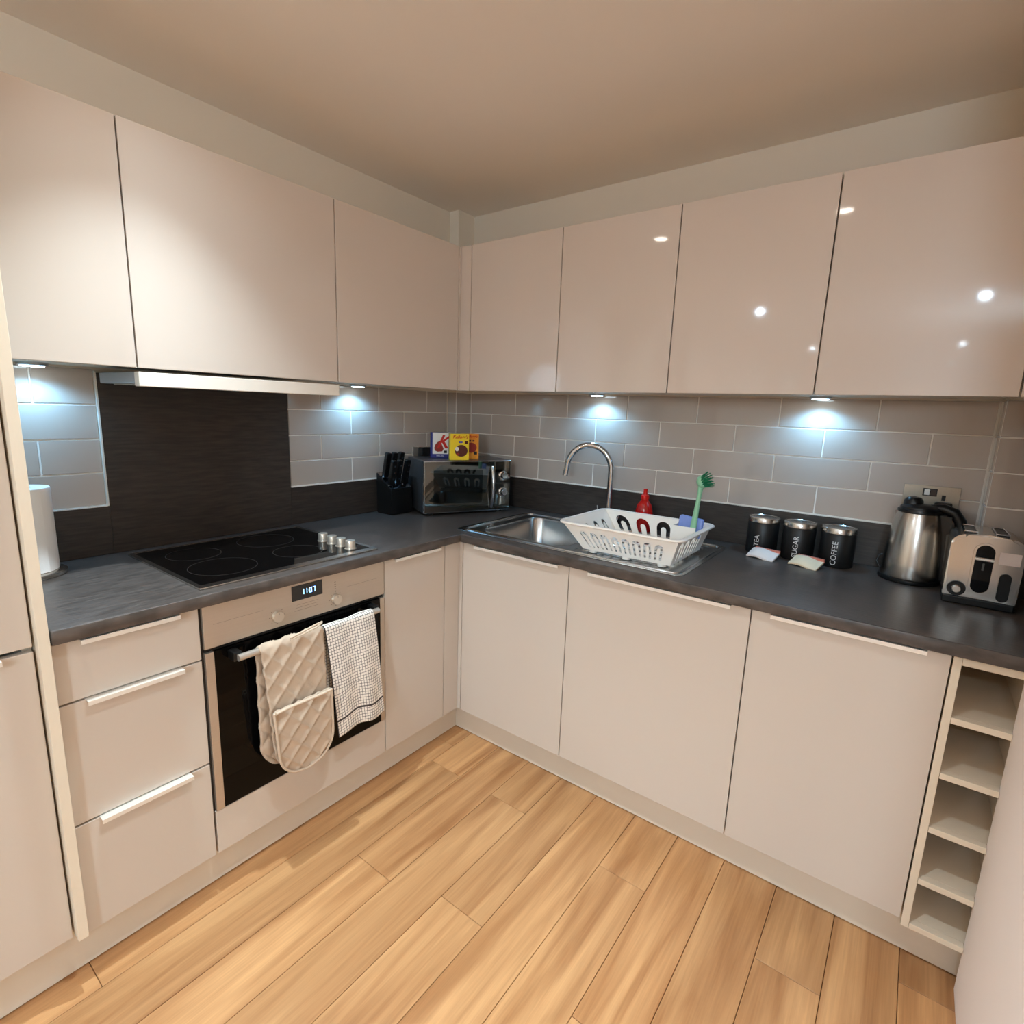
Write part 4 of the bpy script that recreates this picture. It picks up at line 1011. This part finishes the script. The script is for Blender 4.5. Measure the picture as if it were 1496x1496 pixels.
bm = holed(stadium(2.1935, 0.936, 1.079, 0.0245), [stadium(2.1935, 0.941, 1.074, 0.0195)], 0.003); bm.transform(Matrix(((1, 0, 0, 0), (0, 0, 1, fy - 0.001), (0, 1, 0, 0), (0, 0, 0, 1))))
obj('lever_trim', bm, M['steel'], t)
lp = obj('lever_panel', prism(stadium(2.1935, 0.9415, 1.0735, 0.0193), fy - 0.0015, fy, 'y'), M['blackgl'], t)
obj('lever_plate', box(2.174, 2.2125, fy - 0.016, fy - 0.0015, 1.0325, 1.0395, 0.002), M['alu'], lp)
obj('lever_bar', box(2.191, 2.196, fy - 0.003, fy - 0.0015, 1.004, 1.024, 0.0006), M['gauge'], lp)
dl = obj('dial', lathe([(0, 0), (0.0210, 0), (0.0205, 0.004), (0, 0.004)], (2.147, fy, 0.9445), 32, rx), M['blackpl'], t, True)
obj('dial_cap', lathe([(0, 0.004), (0.0105, 0.004), (0.0105, 0.012), (0.009, 0.014), (0, 0.014)], (2.147, fy, 0.9445), 24, rx), M['knob'], dl, True)
obj('button_panel', prism(stadium(2.2425, 0.926, 1.004, 0.0125), fy - 0.003, fy, 'y'), M['blackpl'], t)
obj('sticker', box(2.2225, 2.2655, fy - 0.0006, fy, 1.027, 1.060), M['sticker'], t)

# ------------------------------------------------------------------ ceiling downlights (only their reflections and light are in view)
FARL = ['', '', 'living-room ceiling spotlight, left one of the pair nearest the kitchen', 'living-room ceiling spotlight, right one of the pair nearest the kitchen', 'living-room ceiling spotlight, left one of the middle pair', 'living-room ceiling spotlight, right one of the middle pair', 'living-room ceiling spotlight, left one of the farthest pair', 'living-room ceiling spotlight, right one of the farthest pair']
for i, (x, y) in enumerate(DOWNLIGHTS):
    lab = ['recessed ceiling spotlight over the oven side', 'recessed ceiling spotlight over the middle of the kitchen'][i] if i < 2 else FARL[i]
    t = thing('ceiling_spotlight', lab, 'light', (x, y, ZC), 0, 'recessed ceiling spotlights')
    obj('trim_ring', lathe([(0.034, -0.0004), (0.045, -0.0004), (0.045, -0.004), (0.036, -0.006), (0.034, -0.004)], (x, y, ZC), 32), M['white_pl'], t, True)
    obj('lens', lathe([(0, -0.0004), (0.0335, -0.0004), (0.031, -0.004), (0, -0.005)], (x, y, ZC), 32), M['lens'], t, True)
    l = bpy.data.lights.new('downlight', 'SPOT'); l.energy = DOWN_W[i] if i < 2 else FAR_W; l.color = DOWN_COL if i < 2 else FAR_COL; l.spot_size = math.radians((82, 74)[i] if i < 2 else 172); l.spot_blend = 1.0 if i < 2 else 0.4; l.shadow_soft_size = 0.022
    lo_ = bpy.data.objects.new('downlight', l); COL.objects.link(lo_); lo_.location = (x, y, ZC - 0.012)
    if i < 2:
        l = bpy.data.lights.new('downlight_spill', 'SPOT'); l.energy = SPILL_W[i]; l.color = DOWN_COL; l.spot_size = math.radians(122); l.spot_blend = 1.0; l.shadow_soft_size = 0.022
        lo_ = bpy.data.objects.new('downlight_spill', l); COL.objects.link(lo_); lo_.location = (x, y, ZC - 0.012)

# unseen globe lamp added behind the camera to fill the kitchen with light
t = thing('added_fill_lamp', 'added white globe fill lamp, unseen behind the camera', 'lamp', (2.75, -4.6, 0))
obj('base', lathe([(0, 0.0005), (0.15, 0.0005), (0.15, 0.02), (0.02, 0.03), (0, 0.03)], (2.75, -4.6, 0), 32), M['blackpl'], t, True)
obj('pole', tube([(2.75, -4.6, 0.03), (2.75, -4.6, 1.552)], 0.012, 12), M['chrome'], t, True)
obj('fill_sphere', lathe([(0.2 * math.sin(PI * k / 24), 1.75 - 0.2 * math.cos(PI * k / 24)) for k in range(25)], (2.75, -4.6, 0), 32), M['globe'], t, True)
